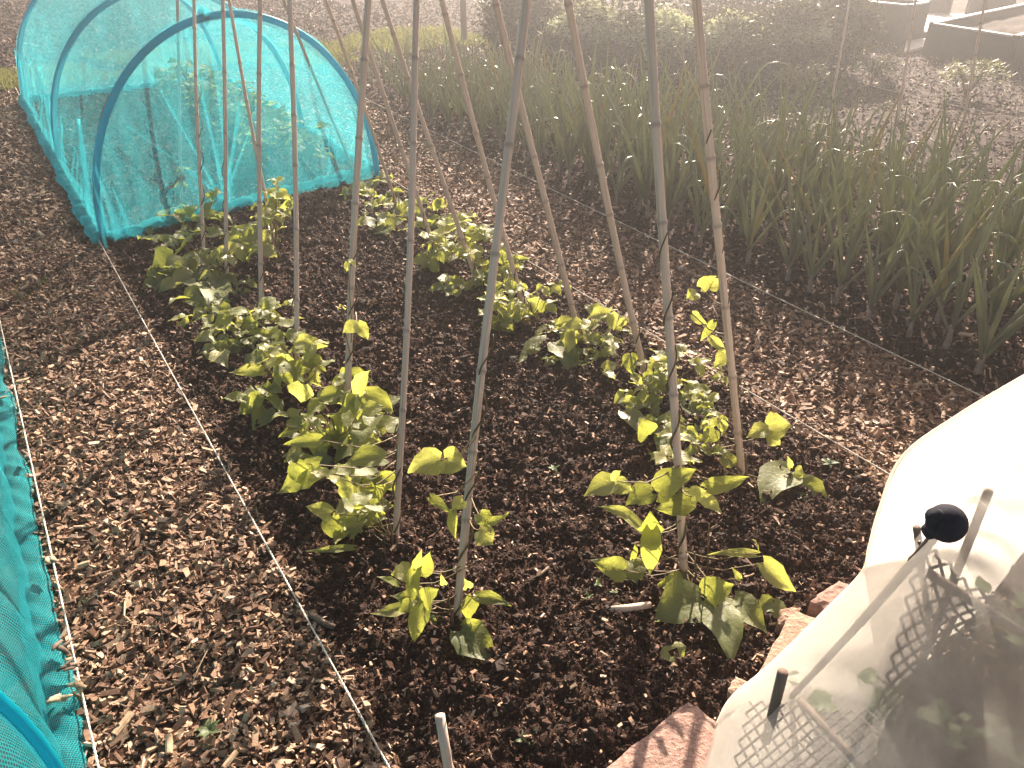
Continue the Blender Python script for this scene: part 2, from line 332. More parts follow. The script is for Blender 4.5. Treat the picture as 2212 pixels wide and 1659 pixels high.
def crumbs(name, n, s0, s1, w0, w1, near, size, label, scale_far=.5, bias=0.0, mat=None, ico=False):
    s, w = scatter_sw(n, s0, s1, w0, w1, near)
    R = size * rng.lognormal(0, .5, n) * (1 + scale_far * (s - s0) / (s1 - s0)); R = np.minimum(R, size * 2.4)
    OCT_, OCTF_ = (ICO, ICOF) if ico else (OCT, OCTF); M_ = len(OCT_)
    v = OCT_[None] * R[:, None, None] * (1 + rng.normal(0, .3, (n, M_, 1))) + rng.normal(0, .26, (n, M_, 3)) * R[:, None, None]
    v = np.einsum('nij,nkj->nki', rotm(n, 1.0), v)
    c = s[:, None] * S3 + w[:, None] * W3; c[:, 2] = gh(s, w) + R * rng.uniform(-.5, .5, n)
    r = np.clip(rng.beta(1.3, 2.6, n) + bias, 0, 1)
    o = npmesh(name, v + c[:, None], OCTF_, 3, mat or M_crumb, r, smooth=False); tag(o, label, 'soil crumbs', kind='stuff'); return o
chips('bark_mulch', 34000, .1, 4.6, -.2, .36, .45, .0125, 'tan bark and wood chips covering the left path', .3)
chips('bark_mulch', 13000, 4.6, 8.8, -.2, .33, 0, .02, 'bark chips on the far end of the left path beside the blue tunnel')
chips('bark_mulch', 26000, 3.85, 8.8, -3.2, -.18, .3, .022, 'bark chips spread left of the blue tunnel')
chips('bark_mulch', 42000, .9, 8.6, 2.02, 2.8, .35, .0135, 'tan bark chips on the path between beans and onions', .5)
chips('loose_straw', 16000, .5, 4.6, .34, 2.07, .5, .0065, 'scattered chips and straw bits on the dark bean bed', .5, .05)
chips('onion_litter', 26000, .3, 8.6, 2.75, 5.2, .2, .013, 'chips and dry scraps among the onions', .6, .05)
chips('ground_litter', 70000, 0, 13, 5.2, 12, .5, .012, 'pale scraps over the open ground near the raised bed', .5, .05)
chips('ground_litter', 30000, 8.6, 16, -5, 5.2, .3, .02, 'brown litter over the far dug ground', .5, -.1)
crumbs('soil_crumbs', 190000, .45, 4.6, .30, 2.12, .75, .0026, 'dark crumbs of soil over the bean bed', .8)
crumbs('soil_clods', 9000, .45, 4.6, .35, 2.05, .5, .0052, 'larger dark clods of soil over the bean bed', .6, .0, ico=True)
crumbs('soil_crumbs', 16000, 4.6, 8.4, .33, 2.07, 0, .007, 'soil crumbs inside the blue tunnel', .5)
crumbs('soil_crumbs', 45000, .2, 8.6, 2.75, 5.2, .4, .006, 'dark crumbs of soil in the onion bed', .8)
crumbs('soil_crumbs', 90000, 0, 13, 5.2, 12, .4, .006, 'crumbs of brown soil on the open ground', .5, .12)
crumbs('soil_crumbs', 40000, 8.6, 16, -5, 5.2, .2, .010, 'crumbs of red-brown soil on the far dug ground', .5, .1)

# ------------------------------------------------------------ grass
def grass(name, n, s0, s1, w0, w1, h, label, cat='grass', wob=0):
    s = s0 + (s1 - s0) * rng.random(n); w = w0 + (w1 - w0) * rng.random(n)
    if wob: s = s + wob * (vnoise(w * 1.3, w * 0 + 3) - .5)
    keep = vnoise(s * 1.6 + 3, w * 1.6) > .3; s = s[keep]; w = w[keep]; n = len(s)
    c = s[:, None] * S3 + w[:, None] * W3; c[:, 2] = gh(s, w) - .005
    a = rng.random(n) * 2 * np.pi; wd = .0025 + .003 * rng.random(n); H = h * rng.uniform(.4, 1.2, n); d = np.stack([np.cos(a), np.sin(a), a * 0], 1); l = rng.normal(0, .45, (n, 3)); l[:, 2] = 0
    v = np.stack([c - d * wd[:, None], c + d * wd[:, None], c + d * wd[:, None] * .7 + l * H[:, None] * .4 + np.array([0, 0, 1]) * H[:, None] * .6, c + l * H[:, None] + np.array([0, 0, 1]) * H[:, None]], 1)
    o = npmesh(name, v, [(0, 1, 2), (0, 2, 3)], 3, M_grass, rng.random(n)); tag(o, label, cat, kind='stuff'); return o
grass('grass', 42000, 8.7, 10.2, -2.2, 5.4, .06, 'sunlit short grass path crossing behind the tunnel', wob=.8)
grass('grass', 9000, 11.5, 15, 8.8, 16, .09, 'pale grass beyond the raised beds')
grass('grass', 900, 3.95, 4.6, -.5, .1, .03, 'small grass tufts in the bark path by the tunnel')

# ------------------------------------------------------------ bamboo canes
M_CAN = M_cane
RH = 1.95; RW = 1.22
def ridge_top(b, t):
    N = np.cross(ray(*b), ray(*t)); Q = W3 * RW + np.array([0, 0, RH]); s = (N @ (CAM - Q)) / (N @ S3)
    s0 = P(*b) @ S3; s = min(max(s, s0 - .75), s0 + 1.25); return Q + S3 * s
canes = {}
def cane_mesh(a, b, r0, r1, seed, nodes=True):
    rr = random.Random(seed); a = np.array(a); b = np.array(b); L = np.linalg.norm(b - a); d = (b - a) / L
    ts = [0]; nd = [0]; 
    x = rr.uniform(.05, .2)
    per = np.cross(d, [0, 0, 1.]); per /= np.linalg.norm(per) + 1e-9; per2 = np.cross(d, per)
    pts = []; rs = []; nf = []
    def off(x): 
        return per * (.006 * math.sin(x * 3.1 + seed)) + per2 * (.005 * math.sin(x * 2.3 + seed * 2)) if L > .6 else per * 0
    pts.append(a.copy()); rs.append(r0); nf.append(0)
    while x < L - .03:
        k = x / L; r = r0 + (r1 - r0) * k
        for dx, f, n in ((-.010, 1.0, 0), (-.0035, 1.12, .6), (0, 1.2, 1), (.0035, 1.08, .8), (.008, .97, .2), (.03, .98, 0)):
            kk = (x + dx); kink = 0
            pts.append(a + d * kk + off(kk) - off(0)); rs.append(r * f); nf.append(n)
        x += rr.uniform(.17, .28)
    pts.append(b + off(L) - off(0)); rs.append(r1); nf.append(0)
    m = MB(); m.tube(pts, rs, 12); return m, np.repeat(nf, 12)
def make_cane(name, a, b, r0, r1, seed, label, group=None, cat='bamboo cane'):
    m, nf = cane_mesh(a, b, r0, r1, seed); o = m.build(name, M_cane, origin=list(map(float, a)), node=nf); return tag(o, label, cat, group)
LC = [((987, 1350), (1135, 0), .0095), ((853, 1175), (897, 0), .0082), ((748, 965), (795, 0), .0098), ((642, 860), (622, 0), .0085), ((566, 710), (565, 0), .0085), ((490, 610), (477, 0), .0082), ((442, 590), (424, 0), .0075), ((393, 480), (381, 0), .0075)]
RC = [((1478, 1255), (1405, 0), .0098), ((1604, 1040), (1508, 0), .0098), ((1403, 847), (1228, 0), .0098), ((1257, 752), (1075, 0), .0098), ((1144, 708), (960, 0), .0088), ((1035, 625), (832, 0), .0088), ((951, 575), (768, 0), .0088), ((862, 460), (705, 0), .0078), ((770, 384), (617, 0), .0080), ((600, 560), (499, 0), .0075)]
ordn = ['nearest', 'second', 'third', 'fourth', 'fifth', 'sixth', 'seventh', 'eighth', 'ninth', 'tenth']
for side, rows in (('left', LC), ('right', RC)):
    for i, (b, t, r) in enumerate(rows):
        B = P(*b); T = ridge_top(b, t); 
        if side == 'right' and i == 9: T = P(600, 560) + (ridge_top(b, t) - P(600, 560))
        d = (T - B) / np.linalg.norm(T - B); B2 = B - d * .10; T2 = T + d * .25
        lab = {'leftnearest': 'thick pale bamboo cane leaning right, nearest of the left row',
               'rightnearest': 'upright tan cane rising from the big shaded bean leaves, nearest of the right row',
               'rightsecond': 'tan cane wound with a tall bean vine on the path side of the right row',
               'righttenth': 'thin slanting cane between the left row and the tunnel net'}.get(side + ordn[i], '%s bamboo cane from the front in the %s row of the frame' % (ordn[i], side))
        make_cane('bamboo_cane', B2, T2, r * 1.15, r * 1.0, i * 3 + (side == 'left') * 40, lab, 'bamboo canes of the bean frame'); canes[side[0].upper() + str(i + 1)] = (B, T, r)
# crossing ridge pole out at the top
# thin stakes in the far onion bed
for i, (b, t, z) in enumerate((((1680, 165), (1700, 0), 6.2), ((1795, 225), (1835, 0), 5.6), ((1938, 265), (1978, 0), 5.2), ((2075, 300), (2130, 10), 5.0))):
    B = P(*b); T = V(t[0], t[1], B[1] - .05); T = B + (T - B) * 1.15
    make_cane('garden_stake', B - (T - B) * .05, T, .011, .009, 90 + i, ['faint thin stake rising behind the onions, leftmost of four', 'thin stake in front of the white post, second of four behind the onions', 'thin grey stake before the pale boards, third of four', 'grey stake standing before the long raised bed, rightmost of four'][i], 'stakes behind the onions', 'stake')
B = P(1099, 375); make_cane('garden_stake', B - [0, 0, .05], V(1097, 290, B[1]), .006, .005, 120, 'short thin stake standing by the string at the edge of the onions', None, 'stake')
B = P(962, 1720); T = V(950, 1545, 1.04); make_cane('cane_stub', P(985, 1760, -.02), T, .0105, .0105, 7, 'short split bamboo stub standing in soil at the bottom edge', None, 'cane stub')

# ------------------------------------------------------------ twine
def twine(a, b, z, label, r=.0017, seg=.012, wob=.0, posts=None):
    L = np.linalg.norm(b - a); n = int(L / seg); t = np.linspace(0, 1, n)
    c = a[None] * (1 - t[:, None]) + b[None] * t[:, None]; c[:, 2] = z + wob * np.sin(t * 9) - .012 * 4 * t * (1 - t) 
    d = (b - a) / L; u = np.cross(d, [0, 0, 1.]); m = MB()
    for ph in (0, math.pi):
        an = t * L / .022 * 2 * math.pi + ph
        m.tube(c + (u[None] * np.cos(an)[:, None] + np.array([0, 0, 1.])[None] * np.sin(an)[:, None]) * r * .75, r, 6)
    return tag(m.build('garden_string', M_twine), label, 'string', 'strings marking the beds')
twine(SW(.2, .33), SW(8.8, .33), .045, 'white twisted string between the left bark path and the bean bed', .0019)
twine(SW(.6, -.178), SW(5.2, -.178), .045, 'white twisted string along the blue netting at the left edge', .0019)
twine(SW(.8, 2.07), SW(8.6, 2.03), .035, 'white string between the bean row and the right bark path', .0019)
twine(SW(.6, 2.73), SW(9.4, 2.86), .04, 'white string along the front of the onion bed', .0019)
twine(P(1880, 195), P(2212, 270), .04, 'thin string stretched over open ground beyond the onions', .002)
twine(P(880, 75), P(1240, 205), .05, 'white string running past the grass to the dark bush', .002)

# ------------------------------------------------------------ bean plants
PROF = [(0, .42, -.0), (.06, .80, .0), (.18, .99, 0), (.32, 1.0, 0), (.48, .86, 0), (.64, .64, 0), (.78, .40, 0), (.90, .17, 0), (1.0, .012, 0)]
def leaflet(m, base, tip, wd, up, fold=.25, droop=.15, wav=.06, seed=0, bite=False):
    rr = random.Random(seed); base = np.array(base, float); tip = np.array(tip, float); a = tip - base; L = np.linalg.norm(a) + 1e-9; a /= L
    n = np.array(up, float); n -= a * (n @ a); n /= np.linalg.norm(n) + 1e-9; b = np.cross(a, n)
    ks = (-1, -.7, -.35, 0, .35, .7, 1); vs = []; uvs = []; ph = rr.uniform(0, 6); skew = rr.uniform(-.12, .12); cv = rr.uniform(-.10, .10)
    for t, pw, _ in PROF:
        for k in ks:
            x = t * L - (0.13 * L * abs(k) ** 1.5 if t < .05 else .06 * L * abs(k) if t < .1 else 0)
            hw = wd * .5 * pw * (1 + skew * np.sign(k)); edge = 1 + (.06 * math.sin(t * 23 + ph + k) if abs(k) == 1 else 0)
            y = k * hw * edge + cv * L * math.sin(t * math.pi)
            z = fold * abs(k) * hw + droop * L * (math.sin(t * math.pi * .9) ) - droop * L * .6 * t * t + wav * wd * math.sin(t * 8 + ph + k * 2.2) * (abs(k) ** 1.5)
            z += .011 * L * math.cos(t * 26 - abs(k) * 5) * min(1, abs(k) * 2)
            vs.append(base + a * x + b * y + n * z); uvs.append((.5 + k * .5, t))
    c = 7; fs = [(i * c + j, i * c + j + 1, (i + 1) * c + j + 1, (i + 1) * c + j) for i in range(len(PROF) - 1) for j in range(c - 1)]
    if bite: fs = [f for q, f in enumerate(fs) if q not in (14, 15, 20, 21, 26)]
    m.add(vs, fs, uvs)
def two_mat(o, mat): o.data.materials.append(mat)
def vine(cb, ct, r, length, seed, start=0.0, tw=.16):
    a = np.array(cb, float); d = np.array(ct) - a; Lc = np.linalg.norm(d); d /= Lc; u = np.cross(d, [0, 0, 1.]); u /= np.linalg.norm(u); v = np.cross(d, u)
    n = int(length / .01); pts = []; rs = []
    base = a + u * .05 * math.cos(seed) + v * .05 * math.sin(seed); base[2] = -.01
    pts.append(base); rs.append(.003)
    for i in range(n):
        t = i / max(1, n - 1); x = start + t * length; an = x / tw * 2 * math.pi + seed; q = (r + .003) * (1 + 2.5 * max(0, .15 - t))
        pts.append(a + d * x + (u * math.cos(an) + v * math.sin(an)) * q); rs.append(.0033 - .0014 * t)
    return pts, rs
def rndattr(m, val): return np.full(len(m.v), val)
def bean_plant(key, label, explicit, clumps, vlen, seed, size=.085, young=0.0, light=.5):  # young: share of leaves given the pale backlit colour
    rr = random.Random(seed); B, T, r = canes[key]
    root = empty('bean_plant', (B[0], B[1], 0), label, 'bean plant', 'bean plants climbing the canes')
    org = np.array([B[0], B[1], 0.0]); sm = MB()
    if vlen > 0:
        pts, rs = vine(B, T, r, vlen, seed); sm.tube(pts, rs, 6)
    g = np.array([B[0] + rr.uniform(-.03, .03), B[1] - .03, -.01])
    sm.tube([g, g + [.01, -.01, .07], g + [0, .005, .14]], [.0035, .003, .0025], 6)
    def petiole(m, a, b):
        a = np.array(a); b = np.array(b); mid = (a + b) / 2 + [0, 0, -.15 * np.linalg.norm(b - a)]
        m.tube([a, (a + mid) / 2 + [0, 0, -.004], mid, (b + mid) / 2, b], [.0019, .0018, .0016, .0015, .0013], 5)
    n_leaf = 0
    for e in explicit:
        bx, by, tx, ty, w = e[:5]; kind = e[5] if len(e) > 5 else ''
        dy = rr.uniform(-.03, .03); fb = B[1] + dy; ft = fb - .02
        pb = V(bx, by, fb, .035); pt = V(tx, ty, pb[1] - .015, .015)
        z = np.dot(pb - CAM, _F); wm = w / FPX * z * (1.3 if w > 20 else 1.15)
        # face the viewer and the sky in varying shares
        view = (CAM - pb) / np.linalg.norm(CAM - pb); up = view * 1.0 + np.array([rr.uniform(-.25, .25), rr.uniform(-.2, .2), .5 + rr.uniform(-.2, .4)])
        m = MB(); leaflet(m, pb, pt, wm, up, rr.uniform(.05, .35), rr.uniform(-.02, .12), .07, seed * 31 + n_leaf, 'h' in kind)
        nl = len(m.v)
        anchor = B + (T - B) / np.linalg.norm(T - B) * max(.05, min(vlen * .95 if vlen else .15, (pb[2]) / 1.0))
        pm = MB()
        if 'p' in kind or n_leaf % 2 == 0: petiole(pm, anchor + [rr.uniform(-.01, .01), -.006, -.01], pb)
        lf = m.build('leaf', M_beanpale if 'y' in kind else M_bean, root, origin=org, rnd=rr.random())
        if pm.v: pm.build('petiole', M_petiole, lf, origin=org)
        n_leaf += 1
    for (cx, cy, rx, ry, n, *rest) in clumps:
        n = int(round(n * 1.2)) if n > 2 else n; rx *= 1.25; ry *= 1.25
        pale_share = rest[0] if rest else young; sz = rest[1] if len(rest) > 1 else size
        for q in range(n):
            a = rr.random() * 6.283; d = math.sqrt(rr.random()); x = cx + rx * d * math.cos(a); y = cy + ry * d * math.sin(a)
            c = V(x, y, B[1] + rr.uniform(-.13, .13) , .035); m = MB(); L0 = sz * rr.uniform(.45, 1.12)
            hd = rr.random() * 6.283; el = rr.uniform(-.9, .25)
            for j, off in enumerate((0, 1.75, -1.75)):
                if j and rr.random() < .15: continue
                hh = hd + off + rr.uniform(-.25, .25); e2 = el + rr.uniform(-.35, .35)
                dr = np.array([math.cos(hh) * math.cos(e2), math.sin(hh) * math.cos(e2), math.sin(e2)]); L = L0 * (1 if j == 0 else .85)
                st = c + dr * (L * .22 if j == 0 else .004); up = np.array([rr.uniform(-.6, .6), rr.uniform(-.9, .3), 1.0])
                tip = st + dr * L; tip[2] = max(tip[2], .01)
                leaflet(m, st, tip, L * rr.uniform(.68, .84), up, rr.uniform(.0, .5), rr.uniform(-.05, .2), .09, seed * 77 + q * 3 + j)
            # petiole
            h = min(max(.04, c[2] * .6), .35); an = B + (T - B) / np.linalg.norm(T - B) * h if c[2] > .22 and vlen > .3 else np.array([g[0], g[1], h * .5])
            lf = m.build('leaf', M_beanpale if rr.random() < pale_share else M_bean, root, origin=org, rnd=rr.random())
            pm = MB(); petiole(pm, an, c); pm.build('petiole', M_petiole, lf, origin=org)
    sm.build('stem', M_stem, root, origin=org)
    return root
L1 = [(886, 1235, 845, 1240, 38, 'y'), (902, 1227, 911, 1186, 20), (908, 1232, 930, 1190, 32), (902, 1226, 889, 1306, 26), (918, 1299, 845, 1287, 34), (914, 1299, 946, 1272, 36, 'p'), (883, 1311, 800, 1325, 24, 'y'), (916, 1305, 894, 1392, 34),
      (1021, 1289, 1011, 1342, 28), (1031, 1289, 1105, 1309, 24, 'p'), (996, 1362, 1079, 1434, 62, 'p'), (1001, 1356, 1047, 1342, 32), (1036, 1146, 1066, 1177, 42, 'yp'), (1036, 1109, 1057, 1141, 32), (1054, 1127, 1100, 1106, 18), (979, 1105, 986, 1166, 20),
      (930, 1074, 976, 1109, 20), (1000, 1081, 976, 1102, 26, 'y'), (951, 994, 880, 1021, 50, 'yp'), (959, 990, 1008, 1008, 50, 'yp'), (930, 1330, 945, 1350, 14), (960, 1262, 952, 1240, 14, 'y'), (885, 1300, 860, 1322, 24), (1010, 1270, 1003, 1250, 20, 'y'), (860, 1262, 815, 1245, 16, 'y')]
R1 = [(1327, 1043, 1262, 1073, 42, 'y'), (1329, 1045, 1366, 1061, 34, 'y'), (1327, 1040, 1342, 1017, 20, 'yp'), (1408, 1064, 1352, 1092, 42), (1422, 1064, 1503, 1014, 54), (1491, 1073, 1415, 1100, 46), (1494, 1073, 1527, 1061, 30, 'y'), (1515, 1073, 1560, 1109, 24, 'y'), (1527, 1055, 1619, 1030, 32, 'p'),
      (1384, 1142, 1293, 1094, 27, 'y'), (1396, 1145, 1405, 1106, 42), (1408, 1145, 1403, 1243, 36, 'p'), (1348, 1231, 1277, 1210, 42), (1363, 1213, 1381, 1267, 42, 'p'), (1366, 1207, 1376, 1168, 12), (1631, 1198, 1527, 1198, 18, 'y'), (1638, 1192, 1625, 1165, 10, 'y'), (1649, 1216, 1720, 1279, 36, 'yp'),
      (1515, 1296, 1411, 1344, 82, 'p'), (1470, 1258, 1420, 1262, 42), (1527, 1290, 1585, 1262, 52), (1548, 1311, 1580, 1436, 64, 'p'), (1586, 1293, 1658, 1368, 50), (1670, 1305, 1636, 1320, 32), (1670, 1302, 1708, 1350, 28, 'p'), (1450, 1395, 1470, 1438, 44, 'yh'), (1600, 1250, 1580, 1225, 14, 'y'), (1530, 1255, 1545, 1290, 40)]
R2 = [(1708, 1019, 1643, 1097, 64), (1732, 1040, 1789, 1109, 46, 'p'), (1717, 1019, 1738, 1028, 30, 'y'), (1708, 1010, 1700, 984, 12, 'y'), (1661, 926, 1710, 919, 48, 'yp'), (1663, 941, 1685, 962, 28, 'y'), (1659, 928, 1612, 945, 32, 'y'),
      (1536, 617, 1566, 606, 24, 'y'), (1514, 621, 1548, 596, 24, 'y'), (1503, 632, 1483, 646, 26, 'y'), (1496, 679, 1528, 701, 20, 'yp'), (1541, 697, 1512, 737, 18), (1535, 730, 1572, 763, 20, 'y'), (1572, 763, 1541, 795, 26, 'y'), (1577, 780, 1577, 800, 12, 'y'), (1560, 985, 1600, 1000, 30), (1545, 930, 1520, 960, 30)]
bean_plant('L1', 'bean plant with one broad grey-green leaf low on soil at the nearest left cane', L1, [], .75, 3)
bean_plant('R1', 'bean plant with big drooping shaded leaves at the nearest right cane', R1, [], .95, 5)
bean_plant('R2', 'bean plant whose vine climbs high up the path-side cane of the right row', R2, [(1490, 960, 50, 40, 5, .4, .07), (1550, 860, 30, 60, 3, .8, .055)], 1.15, 8)
bean_plant('R3', 'dense leafy bean plant at the third cane of the right row', [(1350, 890, 1400, 950, 34, 'y'), (1432, 940, 1420, 980, 30), (1440, 905, 1500, 925, 44, 'y'), (1400, 940, 1380, 905, 40)], [(1430, 870, 85, 55, 18, .35), (1500, 800, 50, 40, 6, .6, .06), (1390, 800, 55, 35, 10, .4, .07), (1480, 950, 60, 35, 6, .3, .075), (1540, 900, 45, 40, 5, .5, .065)], .35, 11, .08)
bean_plant('R4', 'bean plant sprawling toward the bed centre at the fourth right cane', [(1180, 735, 1120, 785, 34), (1200, 740, 1225, 805, 46), (1210, 735, 1240, 745, 40)], [(1230, 745, 70, 35, 9, .4, .08), (1310, 715, 65, 38, 13, .45, .075), (1215, 700, 40, 22, 4, .5, .07), (1330, 780, 50, 25, 5, .4, .07)], .25, 13, .08)
bean_plant('R5', 'bean plant with pale lit shoots at the fifth cane of the right row', [(1160, 668, 1140, 645, 26, 'y')], [(1110, 655, 65, 38, 15, .35, .085), (1165, 620, 45, 22, 6, .6, .07), (1080, 690, 35, 18, 4, .3, .08)], .3, 17, .085)
bean_plant('R6', 'bean plant at the sixth right cane with a vine reaching over the string', [], [(1085, 610, 45, 25, 5, .5, .08), (1070, 580, 45, 32, 11, .35, .095), (1000, 620, 45, 18, 5, .1, .09), (1040, 540, 30, 20, 4, .6, .08)], .35, 19, .09)
bean_plant('R7', 'bean plant at the seventh right cane, its leaves filling the middle of the row', [], [(1000, 520, 50, 42, 16, .3, .095), (930, 550, 45, 12, 4, .1, .08)], .3, 23, .09)
bean_plant('R8', 'bean plant at the eighth right cane behind the long thick cane', [], [(985, 490, 40, 20, 4, .6, .09), (870, 475, 60, 28, 11, .4, .1), (955, 475, 45, 25, 7, .5, .1), (920, 440, 35, 14, 3, .5, .08)], .25, 29, .1)
bean_plant('R9', 'bean plant beside the right foot of the blue tunnel', [], [(800, 415, 40, 28, 9, .6, .11), (840, 440, 35, 22, 5, .4, .1), (755, 405, 18, 10, 2, .6, .1)], .2, 31, .1)
bean_plant('R10', 'bean plant at the foot of the slanting cane, touching the tunnel hem', [], [(580, 430, 45, 38, 12, .3, .1), (555, 505, 45, 28, 6, .2, .1)], .3, 37, .1)
bean_plant('L2', 'bean plant with layered leaves at the second cane of the left row', [(830, 990, 740, 1005, 42), (690, 1005, 598, 1066, 50, 'p'), (690, 950, 612, 960, 24), (714, 1109, 661, 1094, 30, 'yp'), (716, 1117, 738, 1172, 36), (762, 1183, 660, 1190, 15, 'y'), (765, 1050, 752, 1092, 42, 'y'), (780, 1055, 815, 1075, 36, 'p'), (740, 1030, 745, 1062, 26, 'y'), (800, 1080, 850, 1045, 26), (640, 1000, 655, 1050, 34)], [(775, 1045, 60, 45, 5, .35, .085), (795, 1120, 45, 40, 5, .25, .08)], .35, 41, .085)
bean_plant('L3', 'bright leafy bean plant at the third cane of the left row', [(655, 830, 650, 870, 44, 'y'), (775, 850, 800, 800, 34, 'y'), (790, 850, 850, 890, 40), (770, 700, 740, 720, 24, 'y'), (772, 700, 795, 735, 24, 'y')], [(720, 900, 80, 55, 13, .45, .1), (690, 960, 75, 50, 9, .2, .1), (790, 900, 45, 40, 7, .4, .085), (745, 645, 18, 14, 1, .8, .05), (745, 550, 15, 12, 1, .9, .05)], .75, 43, .09)
bean_plant('L4', 'bean plant with wide pale leaves at the fourth cane of the left row', [(570, 800, 495, 805, 24, 'y'), (560, 870, 515, 895, 40), (575, 885, 545, 930, 38)], [(650, 790, 90, 42, 14, .45, .1), (560, 870, 35, 30, 3, .1, .08), (600, 790, 50, 28, 6, .3, .08)], .4, 47, .09)
bean_plant('L5', 'bean plant with one yellowing spotted leaf at the fifth left cane', [(478, 760, 492, 795, 34, 'y')], [(540, 720, 75, 45, 15, .25, .1), (510, 690, 60, 25, 8, .3, .09), (600, 650, 25, 12, 2, .7, .08)], .3, 53, .09)
bean_plant('L6', 'bean plant with big hanging leaves at the sixth left cane', [(450, 610, 460, 695, 50), (480, 605, 495, 660, 46)], [(455, 640, 60, 45, 13, .25, .1), (505, 600, 35, 40, 7, .3, .09), (385, 680, 15, 10, 1, .9, .09)], .6, 59, .1)
bean_plant('L7', 'large-leaved bean plant beside the string at the seventh left cane', [(380, 560, 330, 600, 60), (395, 555, 415, 610, 60)], [(370, 575, 50, 35, 9, .25, .11), (450, 540, 40, 40, 5, .3, .1), (545, 520, 35, 16, 4, .7, .1)], .9, 61, .11)
bean_plant('L8', 'bean plant with pale young shoots at the rearmost left cane', [], [(365, 500, 45, 35, 10, .45, .11), (435, 470, 45, 25, 8, .6, .1), (510, 500, 30, 16, 3, .6, .1), (470, 400, 20, 10, 1, .9, .08), (390, 370, 12, 20, 2, .9, .06)], .95, 67, .11)

# ------------------------------------------------------------ blue net tunnels
def hoop_pts(s, wc, a, h, n=40, t0=0, t1=180, ds=0):
    return [SW(s + ds * math.cos(t), wc - a * math.cos(t), max(-.02, h * max(0, math.sin(t)) ** .92) - (.03 if i in (0, n) else 0)) for i, t in ((i, rad(t0 + (t1 - t0) * i / n)) for i in range(n + 1))]
def pleat(m, top, foot, wt, wf, axis, out):
    top = np.array(top); foot = np.array(foot); axis = np.array(axis); out = np.array(out); rows = []
    for i in range(9):
        t = i / 8; c = top * (1 - t) + foot * t; w = wt * (1 - t) + wf * t; w = w * (1 - .5 * math.sin(t * 3.14))
        rows.append([c + axis * w * k + out * (.008 + .012 * (1 - abs(k))) for k in (-1, -.5, 0, .5, 1)])
    m.grid(np.array(rows))
def hemroll(pts, r, seed, flat=.6):
    rr = random.Random(seed); P_ = []; R_ = []
    for i in range(len(pts) - 1):
        for k in range(6):
            t = k / 6; q = np.array(pts[i]) * (1 - t) + np.array(pts[i + 1]) * t; j = i * 6 + k
            q = q + np.array([.012 * math.sin(j * .7 + seed), .012 * math.sin(j * .53), .004 * math.sin(j * .9)]); P_.append(q); R_.append(r * (1 + .28 * math.sin(j * .83 + seed) + .15 * math.sin(j * 2.1)))
    m = MB(); m.tube(P_, R_, 10, True, flat); return m
root = empty('crop_tunnel', SW(6.4, 1.19), 'domed tunnel of turquoise netting over blue hoops behind the bean canes', 'crop tunnel')
hs = [4.62, 6.1, 8.25]
for s in hs:
    m = MB(); m.tube(hoop_pts(s, 1.19, .83, 1.03, ds=(-.13 if s < 5 else 0)), .019, 12); m.build('hoop', M_hoop, root, origin=SW(6.4, 1.19))
G = []
for i in range(61):
    s = 4.62 + (8.28 - 4.62) * i / 60
    seg = (s - hs[0]) / (hs[1] - hs[0]) if s < hs[1] else (s - hs[1]) / (hs[2] - hs[1]); sag = math.sin(math.pi * min(1, max(0, seg)))
    row = []
    for j in range(49):
        t = math.pi * j / 48; f = 1 - sag * (.05 + .05 * math.sin(t)) + .006 * math.sin(s * 23 + j * .8)
        ds = -.13 * math.cos(t) * max(0, 1 - (s - 4.62) / 1.2) * -1
        row.append(SW(s - ds * 1.0, 1.19 - .85 * math.cos(t) * (f if .15 < math.sin(t) else 1) - .0, max(.01, 1.05 * f * math.sin(t) ** .92)))
    G.append(row)
m = MB(); m.grid(np.array(G)); m.build('net', M_net, root, origin=SW(6.4, 1.19))
for s in (4.62, 8.28):       # net wrapped round the end hoops and hanging as end panels
    G = []
    for i in range(25):
        f = i / 24; row = []
        for j in range(61):
            t = math.pi * j / 60; sk = (.13 * math.cos(t) if s < 5 else 0)
            w = 1.19 - .83 * math.cos(t); z = 1.03 * math.sin(t) ** .92 * (1 - f)
            rp = .006 * math.sin(f * 3.1) * math.sin(j * 1.7) + .03 * math.sin(f * math.pi)
            row.append(SW(s - sk - rp * (1 if s < 5 else -1), w, z + .008))
        G.append(row)
    m = MB(); m.grid(np.array(G)); m.build('end_panel', M_net, root, origin=SW(6.4, 1.19))
m = MB(); gp = SW(4.73, 1.08, .03); pr = random.Random(4)
for (tw, tz, w0) in ((1.0, .98, .02), (.78, .80, .012), (1.12, .9, .03), (1.2, .6, .02), (1.32, .62, .012), (.62, .55, .01)):
    pleat(m, SW(4.6, tw, tz), gp + W3 * pr.uniform(-.05, .08), w0, .022, W3, -S3)
for (tw, tz) in ((.40, .5), (.37, .35), (.46, .3)):
    pleat(m, SW(4.46, tw, tz), SW(4.47, tw + .04, .02), .008, .05, W3, -S3)
pleat(m, SW(4.8, 1.75, .35), SW(4.8, 1.72, .03), .006, .03, W3, -S3)
pleat(m, SW(5.0, 1.98, .10), SW(4.78, 1.6, .38), .03, .008, W3, -S3)
for s in (4.62, 6.1, 8.1):
    for k in range(6):
        ds = pr.uniform(-.35, .4); pleat(m, SW(s + ds * .35, .40 + pr.uniform(0, .03), .45 + pr.uniform(-.15, .2)), SW(s + ds, .36, .02), .01, .05, S3, -W3)
for s in np.arange(4.9, 8.1, .22): pleat(m, SW(s + pr.uniform(-.1, .1), .43, pr.uniform(.2, .5)), SW(s, .35, .01), .006, .035, S3, -W3)
m.build('gathered_net', M_pleat, root, origin=SW(6.4, 1.19))
hp = [SW(s, .34, .03) for s in np.arange(4.5, 8.4, .1)]
